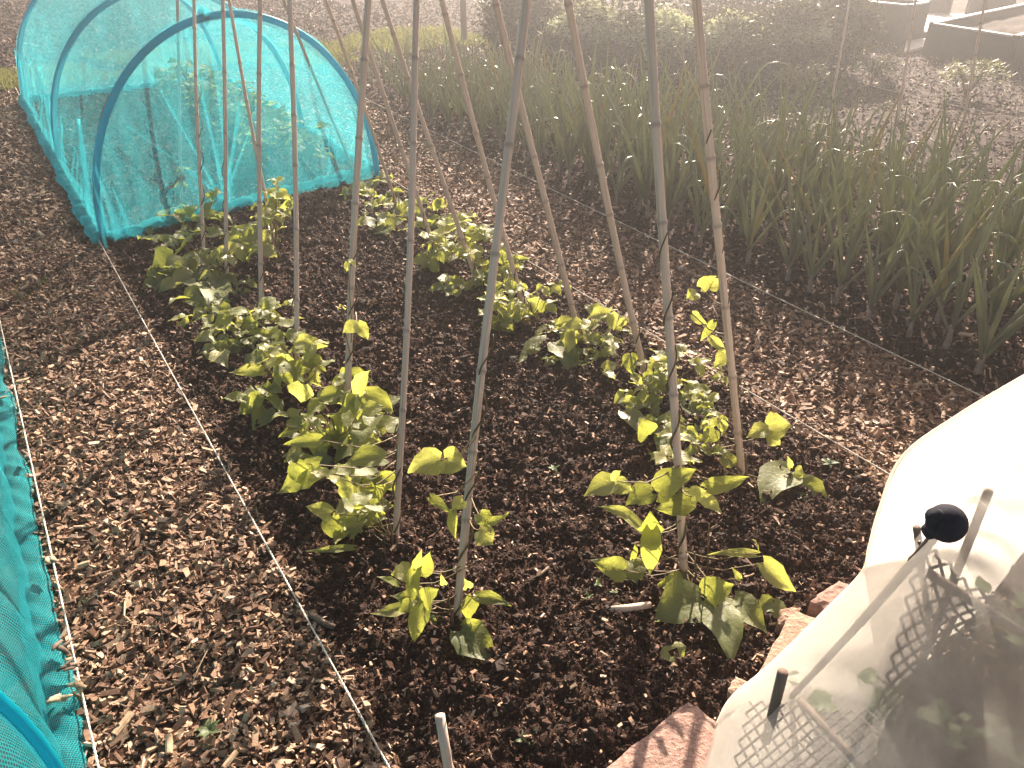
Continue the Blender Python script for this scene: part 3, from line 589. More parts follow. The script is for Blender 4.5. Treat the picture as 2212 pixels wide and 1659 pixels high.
hemroll(hp, .045, 1).build('hem', M_hem, root, origin=SW(6.4, 1.19))
hp = [SW(4.5 + .37 * i / 16, .36 + 1.67 * i / 16, .035) for i in range(17)]
hemroll(hp, .04, 2).build('hem', M_hem, root, origin=SW(6.4, 1.19))
hemroll([SW(s, 2.02, .03) for s in np.arange(4.85, 8.4, .12)], .04, 3).build('hem', M_hem, root, origin=SW(6.4, 1.19))
hemroll([SW(8.3, w, .03) for w in np.arange(.34, 2.05, .12)], .04, 4).build('hem', M_hem, root, origin=SW(6.4, 1.19))
m = MB(); rr = random.Random(3); cc = V(437, 33, SW(4.6, 1.1)[1]);
for k in range(7): 
    q = cc + np.array([rr.uniform(-.02, .02), rr.uniform(-.02, .02), rr.uniform(-.02, .03)]); m.tube([q + [0, 0, -.03], q + [.012, 0, 0], q + [0, 0, .03]], [.01, .022, .006], 6)
m.build('knot', M_pleat, root, origin=SW(6.4, 1.19))
# young plants grown under the tunnel
def low_plant(s, w, n, L, seed, label, grp, h=.2, mat=None):
    rr = random.Random(seed); c = SW(s, w, 0); root = empty('leafy_plant', c, label, 'leafy plant', grp); m = MB(); st = MB()
    st.tube([c, c + [0, 0, h * .8]], [.005, .003], 5)
    for i in range(n):
        a = rr.random() * 6.283; z = h * rr.uniform(.35, 1.1); q = c + [math.cos(a) * .09 * rr.random(), math.sin(a) * .09 * rr.random(), z]; e = rr.uniform(-.5, .3)
        d = np.array([math.cos(a) * math.cos(e), math.sin(a) * math.cos(e), math.sin(e)]); ll = L * rr.uniform(.6, 1.1)
        leaflet(m, q, q + d * ll, ll * .8, (rr.uniform(-.5, .5), rr.uniform(-.6, .3), 1), .2, .1, .08, seed * 9 + i)
        st.tube([c + [0, 0, z * .5], q], .0018, 4)
    m.build('foliage', mat or M_bean, root, origin=c, rnd=[rr.random()] * len(m.v)); st.build('stem', M_petiole, root, origin=c); return root
k = 0
for s, w in [(5.1, 1.72), (5.45, 1.66), (5.8, 1.74), (6.2, 1.68), (6.6, 1.7), (7.0, 1.62), (7.4, 1.7), (7.8, 1.6), (5.3, 1.45), (6.0, 1.5), (6.8, 1.5), (7.5, 1.4)]:
    low_plant(s, w, 34, .09, 200 + k, 'yellow-green leafy plant growing under the turquoise tunnel net', 'plants under the tunnel', .27, M_bean); k += 1

# near tunnel at the left edge
root = empty('crop_tunnel', SW(1.5, -1.1), 'turquoise netting cover close by at the lower left edge, beside the bark path', 'crop tunnel')
org2 = SW(1.5, -1.1); wf = -.235
for s in (1.33, 3.0):
    m = MB(); m.tube(hoop_pts(s, wf - .012 - .80, -.80, .975), .016, 16); m.build('hoop', M_hoop, root, origin=org2)
G = []
for i in range(241):
    s = -.7 + 4.6 * i / 240; row = []
    cl = 1 - .0 ; sag = abs(math.sin(math.pi * (s - 1.33) / 1.67))
    end = 1 - sstep(3.0, 3.9, s) * .9
    for j in range(61):
        t = math.pi * j / 60; f = 1 - sag * (.12 * math.sin(t) + .05)
        z = .975 * f * math.sin(t) ** .92 * end; w = (wf - .03) - .80 + .815 * math.cos(t) * (1 - (1 - f) * float(sstep(.15, .8, math.sin(t))))
        rip = .005 * math.sin(s * 19 + 2.2 * math.sin(t * 2) + j * .12) * (1 - math.sin(t)) + .003 * math.sin(s * 41 + j * .3)
        row.append(SW(s + rip * .5, w + rip * 1.2, max(.012, z + rip)))
    G.append(row)
m = MB(); m.grid(np.array(G)); m.build('net', M_netn, root, origin=org2)
G = []; rr = random.Random(5)
for i in range(331):
    s = -.7 + 4.7 * i / 330; row = []
    pin = min(1, .25 + abs(math.sin(s * 4.6 + .6 + .8 * math.sin(s * 2.1))) ** .6 * .85)
    for j in range(13):
        u = j / 12; w = -.275 + .078 * u * (.75 + .3 * pin) + .006 * math.sin(s * 13); z = .012 + .020 * math.sin(math.pi * u) ** .7 * pin + .003 * math.sin(s * 70 + u * 7) * pin
        row.append(SW(s, w, z))
    G.append(row)
m = MB(); m.grid(np.array(G)); m.build('hem', mat_net('teal hem folded', (.04, .50, .56), (.1, .7, .8), .75, 1.0, (1.0, (16, 900, 1)), (10, 300, 1), 3), root, origin=org2)
for i, (x, y, z) in enumerate(((10, 860, .04), (150, 1445, .05), (160, 1480, .05), (130, 1395, .05), (105, 1215, .06), (60, 985, .05), (130, 1510, .05))):
    q = P(x, y, z); m = MB(); rr = random.Random(i + 60)
    for k in range(3 if i else 1):
        c = q + np.array([rr.uniform(-.015, .015), rr.uniform(-.015, .015), rr.uniform(0, .01)]); a = Vector((rr.uniform(-1, 1), rr.uniform(-1, 1), .2)).normalized(); a = np.array(a); b = np.cross(a, [0, 0, 1.]); 
        m.tube([c - a * .02, c + b * .004, c + a * .02], [.004, .008, .003], 6, True, .5)
    tag(m.build('wood_chip', M_straw if i % 2 == 0 else M_wood), ['curled pale wood chip lying on the far end of the netting hem', 'dark chips caught in the netting hem near the bottom', 'pale chips piled on the hem against the string', 'dark bark chip above the pile on the netting hem', 'small tan chip lying on the middle of the hem', 'chips at the narrow pinch of the hem', 'lowest brown chip tucked beside the netting hem'][i], 'wood chip')
for k, (s, w) in enumerate([(1.2, -.75), (.9, -.7), (1.6, -.8), (2.1, -.7), (2.6, -.8)]):
    low_plant(s, w, 14, .16, 300 + k, 'pale leafy crop under the near turquoise netting', 'plants under the near netting', .22, M_weed)

# ------------------------------------------------------------ onions
def onion_proto(seed, H, nl, spread=.5, thick=.007):
    rr = random.Random(seed); parts = []
    st = MB(); st.tube([(0, 0, -.02), (0, 0, .02), (0, 0, .05), (0.002, 0, .10)], [.012, .014, .011, .009], 8)
    parts.append(('stem', st, M_stone))
    for i in range(nl):
        a = i * 2.4 + rr.uniform(-.4, .4); L = H * rr.uniform(.45, 1.12); lean = rr.uniform(.04, spread); bend = rr.random() < .16; bt = rr.uniform(.45, .8)
        pts = []; rs = []; q = np.array([0, 0, .06 + .01 * i]); el = math.pi / 2 - lean
        for k in range(15):
            t = k / 14; pts.append(q.copy()); rs.append(thick * rr.uniform(.98, 1.02) * (.75 + .6 * t if t < .35 else .96 * (1 - ((t - .35) / .65) ** 1.6) + .04))
            if bend and t > bt: el -= .45
            el -= .006 + lean * .015
            q = q + np.array([math.cos(a) * math.cos(el), math.sin(a) * math.cos(el), math.sin(el)]) * L / 14
            q[2] = max(q[2], .012)
        m = MB(); m.tube(pts, rs, 7, True, .8); parts.append(('leaf', m, M_onionY if rr.random() < .02 else M_onion))
    return [(n, m, mt, rr.random()) for n, m, mt in parts]
def make_group(protos, spots, name, cat, labf, grp):
    built = []
    for pr_ in protos:
        lst = []
        for n, m, mt, rv in pr_:
            me_o = m.build(n, mt, rnd=rv); lst.append(me_o)
        built.append(lst)
    used = set(); rr = random.Random(99)
    for (x, y, sc, idx) in spots:
        rt = bpy.data.objects.new(name, None); COL.objects.link(rt); rt.location = (x, y, ghp((x, y))); rt.rotation_euler = (rr.uniform(-.08, .08), rr.uniform(-.08, .08), rr.random() * 6.283); rt.scale = (sc, sc, sc)
        tag(rt, labf(x, y), cat, grp)
        for o in built[idx]:
            if idx not in used: c = o
            else: c = o.copy(); COL.objects.link(c)
            c.parent = rt
        used.add(idx)
    for i, lst in enumerate(built):
        if i not in used:
            for o in lst: bpy.data.objects.remove(o)
protos = [onion_proto(10 + i, .68, 7 + i % 3, .55, .0105) for i in range(12)]
spots = []; rr = random.Random(12)
for w in (2.98, 3.2, 3.44, 3.7, 3.96):
    s = .9 + rr.uniform(0, .1)
    while s < 6.4:
        if w + rr.uniform(-.1, .1) < 3.95 + .1 * s:
            q = SW(s + rr.uniform(-.03, .03), w + rr.uniform(-.05, .05)); sc = rr.uniform(.8, 1.12) * (1 if s < 4.3 else .8) * (1.0 if w < 3.6 else .95)
            if q[1] > 1.6: spots.append((q[0], q[1], sc, rr.randrange(12)))
        s += rr.uniform(.12, .21)
def onl(x, y):
    s = x * S3[0] + y * S3[1]; w = x * W3[0] + y * W3[1]
    row = 'in the front row beside the white string' if w < 3.13 else ('in the middle rows of the onion bed' if w < 3.62 else 'in the back rows of the onion bed')
    en = 'at the near end' if s < 2.6 else ('halfway along' if s < 4.4 else 'toward the dark bush')
    return 'grey-green onion plant %s, %s' % (row, en)
make_group(protos, spots, 'onion_plant', 'onion', onl, 'onions in the onion bed')
protos = [onion_proto(60 + i, .30, 4, .5, .0042) for i in range(7)]
spots = []
for w in (3.05, 3.3, 3.55, 3.8, 4.05):
    s = 5.6
    while s < 8.5:
        q = SW(s, w + rr.uniform(-.06, .06)); spots.append((q[0], q[1], rr.uniform(.7, 1.15), rr.randrange(7))); s += rr.uniform(.12, .24)
make_group(protos, spots, 'young_leek', 'young leek', lambda x, y: 'slender young leek at the far left end of the onion bed near the grass', 'young leeks in the onion bed')

# ------------------------------------------------------------ bushes and ferny plants behind
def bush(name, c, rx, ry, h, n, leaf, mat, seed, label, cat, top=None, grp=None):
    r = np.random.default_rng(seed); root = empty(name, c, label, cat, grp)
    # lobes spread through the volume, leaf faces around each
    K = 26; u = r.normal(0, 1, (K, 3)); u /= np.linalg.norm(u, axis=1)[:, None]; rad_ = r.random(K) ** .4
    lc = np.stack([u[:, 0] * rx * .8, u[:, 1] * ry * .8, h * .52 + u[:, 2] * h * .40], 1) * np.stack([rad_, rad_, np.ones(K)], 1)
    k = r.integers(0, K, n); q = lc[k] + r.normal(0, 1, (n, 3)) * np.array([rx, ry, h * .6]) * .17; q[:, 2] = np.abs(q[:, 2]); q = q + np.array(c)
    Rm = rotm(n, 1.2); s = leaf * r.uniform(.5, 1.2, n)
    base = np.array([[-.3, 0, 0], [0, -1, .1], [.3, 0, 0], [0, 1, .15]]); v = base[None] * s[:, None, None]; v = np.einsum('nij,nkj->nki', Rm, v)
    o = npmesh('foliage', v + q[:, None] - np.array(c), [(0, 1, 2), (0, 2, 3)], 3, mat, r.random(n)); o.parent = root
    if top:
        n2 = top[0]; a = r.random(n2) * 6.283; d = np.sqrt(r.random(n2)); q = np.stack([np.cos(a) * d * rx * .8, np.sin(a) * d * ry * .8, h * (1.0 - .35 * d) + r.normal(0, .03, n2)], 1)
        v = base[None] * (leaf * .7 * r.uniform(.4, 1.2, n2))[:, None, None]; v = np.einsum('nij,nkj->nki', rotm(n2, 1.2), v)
        o = npmesh('lit_top', v + q[:, None], [(0, 1, 2), (0, 2, 3)], 3, top[1], r.random(n2)); o.parent = root
    m = MB()
    for i in range(9):
        a = r.random() * 6.28; m.tube([np.array(c) + [.04 * math.cos(a), .04 * math.sin(a), 0], np.array(c) + [rx * .4 * math.cos(a), ry * .4 * math.sin(a), h * .75]], [.008, .004], 5)
    m.build('stem', M_wood, root, origin=c)
    return root
bl = ['dark shaded bush at the left end of the hedge of shrubs, by the short post', 'dark bush behind the onions with pale lit sprays on top', 'dark dense bush in the middle behind the onions', 'dark bush crowned with white sunlit tops behind the thickest cane', 'dark loose bush right of the white-topped one', 'dark bush in front of the white panel', 'tall dark bush at the back between the canes', 'tall dark bush at the back behind the sunlit tops']
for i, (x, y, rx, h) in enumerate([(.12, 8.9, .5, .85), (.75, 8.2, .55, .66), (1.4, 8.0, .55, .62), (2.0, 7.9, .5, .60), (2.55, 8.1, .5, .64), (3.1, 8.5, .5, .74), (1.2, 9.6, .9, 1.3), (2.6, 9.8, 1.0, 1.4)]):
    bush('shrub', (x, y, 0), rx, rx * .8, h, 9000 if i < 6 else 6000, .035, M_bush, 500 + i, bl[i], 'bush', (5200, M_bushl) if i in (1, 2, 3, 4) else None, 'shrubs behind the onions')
def ferny(x, y, R, h, seed, label):
    rr = random.Random(seed); c = np.array([x, y, 0.]); root = empty('ferny_plant', c, label, 'ferny plant', 'feathery plants'); m = MB(); st = MB()
    for i in range(26):
        a = rr.random() * 6.283; L = rr.uniform(.6, 1) ; pts = [c + np.array([math.cos(a) * R * L * t, math.sin(a) * R * L * t, h * L * math.sin(min(1, t * 1.15) * 2.3) * .9 + .0]) for t in np.linspace(0, 1, 9)]
        st.tube(pts, [.003 * (1 - .8 * t) + .0006 for t in np.linspace(0, 1, 9)], 4)
        for k in range(2, 9):
            for q in range(7):
                d = np.array([rr.uniform(-1, 1), rr.uniform(-1, 1), rr.uniform(-.6, .9)]); d /= np.linalg.norm(d); l = R * .22 * rr.uniform(.5, 1); p = pts[k]
                w = np.cross(d, [0, 0, 1.]) * .004; m.add([p - w, p + w, p + d * l * .6 + w * 1.3, p + d * l, p + d * l * .6 - w * 1.3], [(0, 1, 2, 3, 4)])
    m.build('foliage', M_fern, root, origin=c, smooth=False, rnd=.5); st.build('stem', M_petiole, root, origin=c)
q = P(2085, 215); ferny(q[0], q[1], .30, .34, 1, 'yellow-green feathery plant in front of the long raised bed')
q = P(1880, 185); ferny(q[0], q[1], .24, .30, 2, 'feathery dark plant beside the small dark box')
q = P(1720, 210); ferny(q[0], q[1], .24, .32, 3, 'feathery dark plant at the foot of the shrubs, left of the others')
q = P(1790, 400); ferny(q[0], q[1], .14, .2, 4, 'small feathery seedling among the onion leaves')

# ------------------------------------------------------------ raised beds, boards and posts far right
UPV = np.array([0, 0, 1.])
def raised_bed(A, Bc, D, h, label, th=.05, fill=.75):
    """A near corner, Bc and D the two neighbouring corners"""
    A = np.array(A); Bc = np.array(Bc); D = np.array(D); Cc = Bc + D - A; root = empty('raised_bed', A, label, 'raised bed', 'raised beds at the far right')
    cs = [A, Bc, Cc, D]
    for i in range(4):
        p, q = cs[i], cs[(i + 1) % 4]; d = (q - p) / np.linalg.norm(q - p); nrm = np.cross(UPV, d); inn = nrm if (np.dot((A + Cc) / 2 - p, nrm) > 0) else -nrm
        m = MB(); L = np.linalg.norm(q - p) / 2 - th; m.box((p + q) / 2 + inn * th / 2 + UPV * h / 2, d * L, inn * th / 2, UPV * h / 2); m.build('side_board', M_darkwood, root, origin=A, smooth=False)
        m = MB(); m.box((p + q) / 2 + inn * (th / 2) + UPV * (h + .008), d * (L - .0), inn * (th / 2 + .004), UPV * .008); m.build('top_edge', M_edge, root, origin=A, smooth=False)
        m = MB(); m.box(p + (inn + d) * th / 2 + UPV * (h / 2 + .01), d * th / 2 * .99, inn * th / 2 * .99, UPV * (h / 2 + .01)); m.build('corner_post', M_darkwood, root, origin=A, smooth=False)
    n = 22; G = np.array([[A + (Bc - A) * (.03 + .94 * u) + (D - A) * (.03 + .94 * v) + UPV * (h * fill + .05 * (vnoise(u * 13, v * 13) - .5)) for u in np.linspace(0, 1, n)] for v in np.linspace(0, 1, n)])
    m = MB(); m.grid(G); m.build('soil_fill', M_far, root, origin=A); return root
A = P(2173, 159); Bc = P(1989, 123); e = (Bc - A); pr2 = np.array([-e[1], e[0], 0]); pr2 = pr2 / np.linalg.norm(pr2)
fc = P(2212, 38, .33); D2 = fc - P(2004, 86, .33); D2[2] = 0; D2 = D2 / np.linalg.norm(D2) * 2.6
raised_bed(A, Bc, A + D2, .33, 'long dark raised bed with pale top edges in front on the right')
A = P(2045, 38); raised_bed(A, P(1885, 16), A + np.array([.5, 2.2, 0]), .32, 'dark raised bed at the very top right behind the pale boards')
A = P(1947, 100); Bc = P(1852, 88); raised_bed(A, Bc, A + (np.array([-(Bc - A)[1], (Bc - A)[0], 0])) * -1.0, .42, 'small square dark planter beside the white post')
def slabs(pts, z, name, label, mat=M_board, th=.03):
    a, b, c, d = [np.array(q) for q in pts]; m = MB(); vs = [a, b, c, d]; vs = [q * [1, 1, 0] + [0, 0, z - th] for q in vs] + [q * [1, 1, 0] + [0, 0, z] for q in vs]
    m.add(vs, [(0, 3, 2, 1), (4, 5, 6, 7), (0, 1, 5, 4), (1, 2, 6, 5), (2, 3, 7, 6), (3, 0, 4, 7)]); return tag(m.build(name, mat, smooth=False), label, 'board', 'boards between the raised beds')
slabs([P(1950, 82), P(2115, 50), P(2090, 38), P(1900, 36)], .05, 'pale_board', 'wide sunlit pale board behind the small dark planter')
slabs([P(1950, 122), P(2060, 92), P(2130, 72), P(1955, 98)], .05, 'pale_board', 'narrow pale board left of the long raised bed')
slabs([P(1950, 96), P(2110, 64), P(2112, 60), P(1950, 90)], .09, 'edging_plank', 'dark edging plank between the pale boards', M_darkwood, .09)
q = P(1838, 84); m = MB(); m.box(q + UPV * .9, np.array([.055, 0, 0]), np.array([0, .055, 0]), UPV * .9); m.box(q + UPV * 1.815, np.array([.07, 0, 0]), np.array([0, .07, 0]), UPV * .013); tag(m.build('white_post', M_white, smooth=False), 'white square post standing behind the small planter', 'post')
root = empty('glasshouse', (4.5, 14.2, 0), 'pale panelled glasshouse wall glimpsed behind the dark shrubs', 'glasshouse')
for i in range(4):
    m = MB(); m.box((3.1 + i * .72, 13.5, .85), np.array([.30, 0, 0]), np.array([0, .01, 0]), UPV * .8); m.build('pane', M_white, root, origin=(4.5, 14.2, 0), smooth=False)
for i in range(5):
    m = MB(); m.box((2.74 + i * .72, 13.5, .9), np.array([.03, 0, 0]), np.array([0, .03, 0]), UPV * .92); m.build('frame', M_wood, root, origin=(4.5, 14.2, 0), smooth=False)
q = P(2130, 58); root = empty('water_butt', q, 'squat dark barrel with a pale lid behind the long raised bed', 'barrel')
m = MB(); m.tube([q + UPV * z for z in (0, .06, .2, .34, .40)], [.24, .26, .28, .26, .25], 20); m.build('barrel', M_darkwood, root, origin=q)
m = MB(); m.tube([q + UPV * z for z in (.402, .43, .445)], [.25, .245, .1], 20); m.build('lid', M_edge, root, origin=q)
q = P(2085, 45); m = MB(); m.tube([q - UPV * .05, q + UPV * .9], [.035, .03], 8); m.tube([q + UPV * .9, q + UPV * .93], [.03, .012], 8); tag(m.build('timber_post', M_darkwood), 'dark round post left of the barrel', 'post')
q = P(1003, 92); m = MB(); m.box(q + UPV * .22, np.array([.035, 0, 0]), np.array([0, .03, 0]), UPV * .24); m.tube([q + UPV * .46, q + UPV * .48], [.03, .02], 6); tag(m.build('timber_post', M_wood, smooth=False), 'short brown timber post in sunlit grass by the bush', 'post')

# ------------------------------------------------------------ bricks, stones, sticks
def brick(corners, z, th, mat, label, seed):
    rr = random.Random(seed); n = 8; c = [np.array(P(x, y, z)) for x, y in corners]; c = c if len(c) == 4 else c
    G = np.zeros((n, n, 3)); m = MB()
    for i in range(n):
        for j in range(n):
            u, v = i / (n - 1), j / (n - 1); q = (c[0] * (1 - u) + c[1] * u) * (1 - v) + (c[3] * (1 - u) + c[2] * u) * v
            ed = min(u, v, 1 - u, 1 - v); q = q + np.array([rr.uniform(-.003, .003), rr.uniform(-.003, .003), rr.uniform(-.0012, .0012) - (.007 if ed == 0 else 0)]); G[i, j] = q
    m.grid(G); bd = [(i, 0) for i in range(n)] + [(n - 1, j) for j in range(1, n)] + [(i, n - 1) for i in range(n - 2, -1, -1)] + [(0, j) for j in range(n - 2, 0, -1)]
    top = [G[a, b] for a, b in bd]; bot = [q - [0, 0, th] + np.array([rr.uniform(-.003, .003), rr.uniform(-.003, .003), 0]) for q in top]; N = len(top)
    m.add(top + bot, [(k, (k + 1) % N, N + (k + 1) % N, N + k) for k in range(N)])
    o = m.build('brick', mat, smooth=False); return tag(o, label, 'brick', 'bricks edging the bean bed')
brick([(1265, 1690), (1490, 1512), (1590, 1585), (1500, 1790)], .065, .09, M_brick, 'large pink brick slab with shadow stripes at the bottom edge', 1)
brick([(1572, 1490), (1590, 1455), (1665, 1490), (1640, 1530)], .04, .06, M_brick2, 'small pale brick corner peeping from under the white cover', 2)
brick([(1640, 1450), (1712, 1312), (1800, 1345), (1740, 1480)], .06, .08, M_brick2, 'buff brick lying along the edge of the white cover', 3)
brick([(1682, 1345), (1688, 1312), (1730, 1308), (1722, 1345)], .05, .07, M_brick2, 'pale brick end stuck in soil behind the buff brick', 5)
brick([(1752, 1292), (1812, 1250), (1880, 1280), (1820, 1330)], .07, .09, M_brick, 'pink brick farthest from the viewer along the white cover', 4)
def stick(pts, r, mat, label, cat='stick', name='stick', z=None):
    q = [P(x, y, zz) for x, y, zz in pts]; m = MB(); n = len(q); m.tube(q, [r * (1 - .3 * i / n) for i in range(n)], 7); return tag(m.build(name, mat), label, cat)
stick([(1310, 1318, .022), (1355, 1314, .026), (1405, 1306, .024)], .011, M_cane, 'thick pale bamboo offcut lying on the soil beside the shaded leaves', 'stick')
stick([(1155, 1447, .01), (1148, 1490, .016), (1152, 1530, .014), (1170, 1555, .012), (1198, 1566, .012), (1213, 1552, .02)], .0022, M_straw, 'thin curved tan stem on bare soil near the bottom')
stick([(1148, 1440, .012), (1180, 1470, .012)], .0018, M_straw, 'short thin straw crossing the curved stem')
stick([(1140, 1265, .012), (1185, 1225, .014)], .0045, M_wood, 'knobbly brown twig lying on the centre of the bed')
stick([(1096, 1373, .012), (1130, 1360, .016), (1160, 1348, .016)], .0022, M_straw, 'thin dry stalk right of the broad grey-green leaf')
stick([(670, 1325, .02), (700, 1345, .022), (722, 1355, .02)], .009, M_wood, 'stubby brown stick lying beside the left string')
stick([(1270, 1535, .016), (1300, 1545, .02), (1325, 1552, .016)], .007, M_straw, 'short pale curved wood scrap on soil left of the pink slab')
stick([(270, 1300, .012), (268, 1330, .016), (290, 1350, .014), (330, 1355, .012)], .0024, M_straw, 'bent dry stem lying on the left bark path')
stick([(470, 1360, .01), (430, 1440, .016), (412, 1485, .014)], .002, M_straw, 'long straight straw slanting across the left bark path')
stick([(1480, 1190, .02), (1527, 1250, .02), (1532, 1130, .16)], .0025, M_stem, 'thin brown leafless shoot standing beside the nearest right cane')
def scrap(x, y, L, Wd, ang, mat, label, z=.018, name='wood_chip'):
    c = P(x, y, z); a = np.array([math.cos(ang), math.sin(ang), .1]); b = np.array([-math.sin(ang), math.cos(ang), .05]); m = MB(); n = 6
    G = np.array([[c + a * L * (u - .5) + b * Wd * (v - .5) * (1 - .2 * abs(u - .5)) + UPV * (.004 * math.cos(v * 3 - 1.5)) for v in np.linspace(0, 1, 4)] for u in np.linspace(0, 1, n)]); m.grid(G); G2 = G - [0, 0, .006]; m.grid(G2[::-1])
    bd = [(i, 0) for i in range(n)] + [(n - 1, j) for j in range(1, 4)] + [(i, 3) for i in range(n - 2, -1, -1)] + [(0, j) for j in range(2, 0, -1)]; t = [G[p] for p in bd]; bt = [G2[p] for p in bd]; N = len(t); m.add(t + bt, [(k, N + k, N + (k + 1) % N, (k + 1) % N) for k in range(N)])
    return tag(m.build(name, mat, smooth=False), label, 'wood chip', 'large wood chips')
scrap(266, 1562, .055, .018, 1.2, M_straw, 'largest pale wood chip on the left bark path near the bottom')
scrap(365, 1607, .045, .015, 1.9, M_straw, 'pale split chip below and right of the largest chip')
scrap(497, 1640, .04, .013, 1.1, M_straw, 'tan chip cut by the bottom edge of the picture on the left path')
scrap(180, 1218, .03, .016, .4, M_straw, 'whitish broad chip near the netting on the left path')
scrap(1640, 1000, .05, .02, 1.0, M_straw, 'pale flat chip at the foot of the path-side cane')
scrap(1758, 560, .05, .02, .5, M_straw, 'large tan chip at the edge of the onion shade', .02)
def pebble(x, y, r, label, seed, mat=None):
    rr = random.Random(seed); c = P(x, y, r * .6); v = []; m = MB(); pts = [c + UPV * r * k for k in (-.7, -.35, 0, .35, .62)]; m.tube(pts, [r * .5, r * .95, r * 1.05, r * .8, r * .35], 9, True, rr.uniform(.7, 1)); return tag(m.build('pebble', mat or M_stone), label, 'pebble', 'pebbles on the bed')
pebble(1178, 1402, .011, 'grey round pebble in the middle of the bare soil', 1)
pebble(1215, 1505, .012, 'rough tan pebble right of the curved stem', 2)
pebble(1281, 1390, .007, 'small cream pebble in a shadow stripe', 3, M_brick2)
pebble(1118, 1137, .008, 'white pebble right of the nearest left cane', 4, M_edge)
pebble(1094, 1145, .006, 'tiny cream pebble beside the white one', 5, M_edge)
pebble(1432, 1505, .013, 'grey stone left of the pink slab point', 6)
pebble(1418, 1400, .012, 'reddish stone below the big shaded bean leaf', 7, M_brick)
pebble(1470, 580, .02, 'oval pale stone on the path beside the onions', 8)
pebble(1190, 1210, .009, 'pinkish stone near the knobbly twig', 9, M_brick)
def weed(x, y, n, L, seed, label):
    rr = random.Random(seed); c = P(x, y, .005); root = empty('seedling', c, label, 'seedling'); m = MB(); st = MB(); st.tube([c, c + UPV * .02], .001, 4)
    for i in range(n):
        a = i * 6.283 / n + rr.random(); leaflet(m, c + UPV * .018, c + np.array([math.cos(a) * L, math.sin(a) * L, .02 + rr.uniform(-.005, .012)]), L * .5, UPV, .1, .1, .05, i)
    m.build('foliage', M_weed, root, origin=c, rnd=.5); st.build('stem', M_petiole, root, origin=c)
weed(1196, 1022, 5, .022, 1, 'tiny star-shaped green seedling in the middle of the bed')
weed(1290, 1272, 4, .018, 2, 'tiny pale seedling left of the nearest right cane')
weed(1270, 1300, 4, .016, 3, 'lowest tiny seedling beside the bamboo offcut')
weed(1325, 1290, 4, .014, 4, 'tiny seedling just above the bamboo offcut')
weed(190, 1310, 4, .012, 5, 'tiny green seedling in the left bark path')
weed(455, 1590, 7, .03, 6, 'dark ferny weed in the left path near the bottom')
weed(1790, 1010, 7, .03, 7, 'small green weed beside the right string')
weed(1130, 1610, 4, .02, 8, 'small shoot near the bottom edge of the bed')

# ------------------------------------------------------------ white insect mesh cover, lower right
ballp = CAM + ray(2045, 1130) * .93
root = empty('crop_cover', (.9, 1.2, 0), 'white see-through mesh draped over a low cane cage at the lower right', 'crop cover'); oc3 = np.array([.9, 1.2, 0])
E0 = [(1470, 1760, .04), (1515, 1659, .05), (1570, 1520, .07), (1640, 1455, .08), (1700, 1400, .08), (1780, 1320, .08), (1862, 1235, .09), (1878, 1180, .2), (1900, 1100, .36), (1950, 985, .58), (2070, 895, .64), (2212, 810, .70), (2420, 690, .72)]
def spl(pts, n):
    p = np.array(pts, float); t = np.linspace(0, len(p) - 1, n); i = np.minimum(t.astype(int), len(p) - 2); f = t - i; out = []
    for a, b in zip(i, f):
        p0, p1, p2, p3 = p[max(a - 1, 0)], p[a], p[a + 1], p[min(a + 2, len(p) - 1)]
        out.append(.5 * ((2 * p1) + (p2 - p0) * b + (2 * p0 - 5 * p1 + 4 * p2 - p3) * b * b + (3 * p1 - p0 - 3 * p2 + p3) * b ** 3))
    return np.array(out)
e0 = spl([P(*q) for q in E0], 70)
# near layer: rises from the edge over the cage top at the ball, then out beyond the frame
E1 = [CAM + ray(1560, 2000) * .95, CAM + ray(1640, 1950) * .93, CAM + ray(1760, 1800) * .9, CAM + ray(1850, 1600) * .86, CAM + ray(1920, 1420) * .87, CAM + ray(2000, 1260) * .90, CAM + ray(2050, 1125) * .965, CAM + ray(2110, 1070) * .95, CAM + ray(2180, 1020) * .92, CAM + ray(2260, 980) * .92, CAM + ray(2330, 930) * .92, CAM + ray(2420, 880) * .92, CAM + ray(2600, 800) * .92]
E2 = [CAM + ray(1700, 2300) * .7, CAM + ray(1800, 2250) * .7, CAM + ray(1950, 2150) * .7, CAM + ray(2150, 2050) * .7, CAM + ray(2300, 1950) * .72, CAM + ray(2450, 1850) * .74, CAM + ray(2550, 1750) * .75, CAM + ray(2620, 1600) * .75, CAM + ray(2680, 1500) * .75, CAM + ray(2720, 1350) * .75, CAM + ray(2760, 1250) * .75, CAM + ray(2800, 1150) * .75, CAM + ray(2900, 1000) * .75]
e1 = spl(E1, 70); e2 = spl(E2, 70); G = []
for i in range(45):
    f = i / 44
    if f < .5: g = f * 2; row = e0 * (1 - g) + e1 * g
    else: g = (f - .5) * 2; row = e1 * (1 - g) + e2 * g
    bul = math.sin(math.pi * min(1, f * 2)) * .02; t = np.linspace(0, 1, 70)
    wr = .007 * np.sin(t * 46 + 3 * np.sin(f * 5)) * math.sin(math.pi * f) + .004 * np.sin(t * 90 + f * 14) * math.sin(math.pi * min(1, f * 1.4))
    row = row + np.outer(wr, np.array([.5, .3, .8])); row[:, 2] += bul; bb = .07 * math.sin(math.pi * min(1, f * 2)) ** 1.2; row = row + bb * (CAM - row) / np.linalg.norm(CAM - row, axis=1)[:, None]; G.append(row)
m = MB(); m.grid(np.array(G)); m.build('near_layer', M_fleece, root, origin=oc3)
I0 = [(1700, 1980), (1800, 1800), (1875, 1640), (1920, 1560), (1985, 1450), (2050, 1380), (2110, 1320), (2160, 1260), (2190, 1220), (2212, 1190), (2280, 1120), (2340, 1050), (2500, 880)]
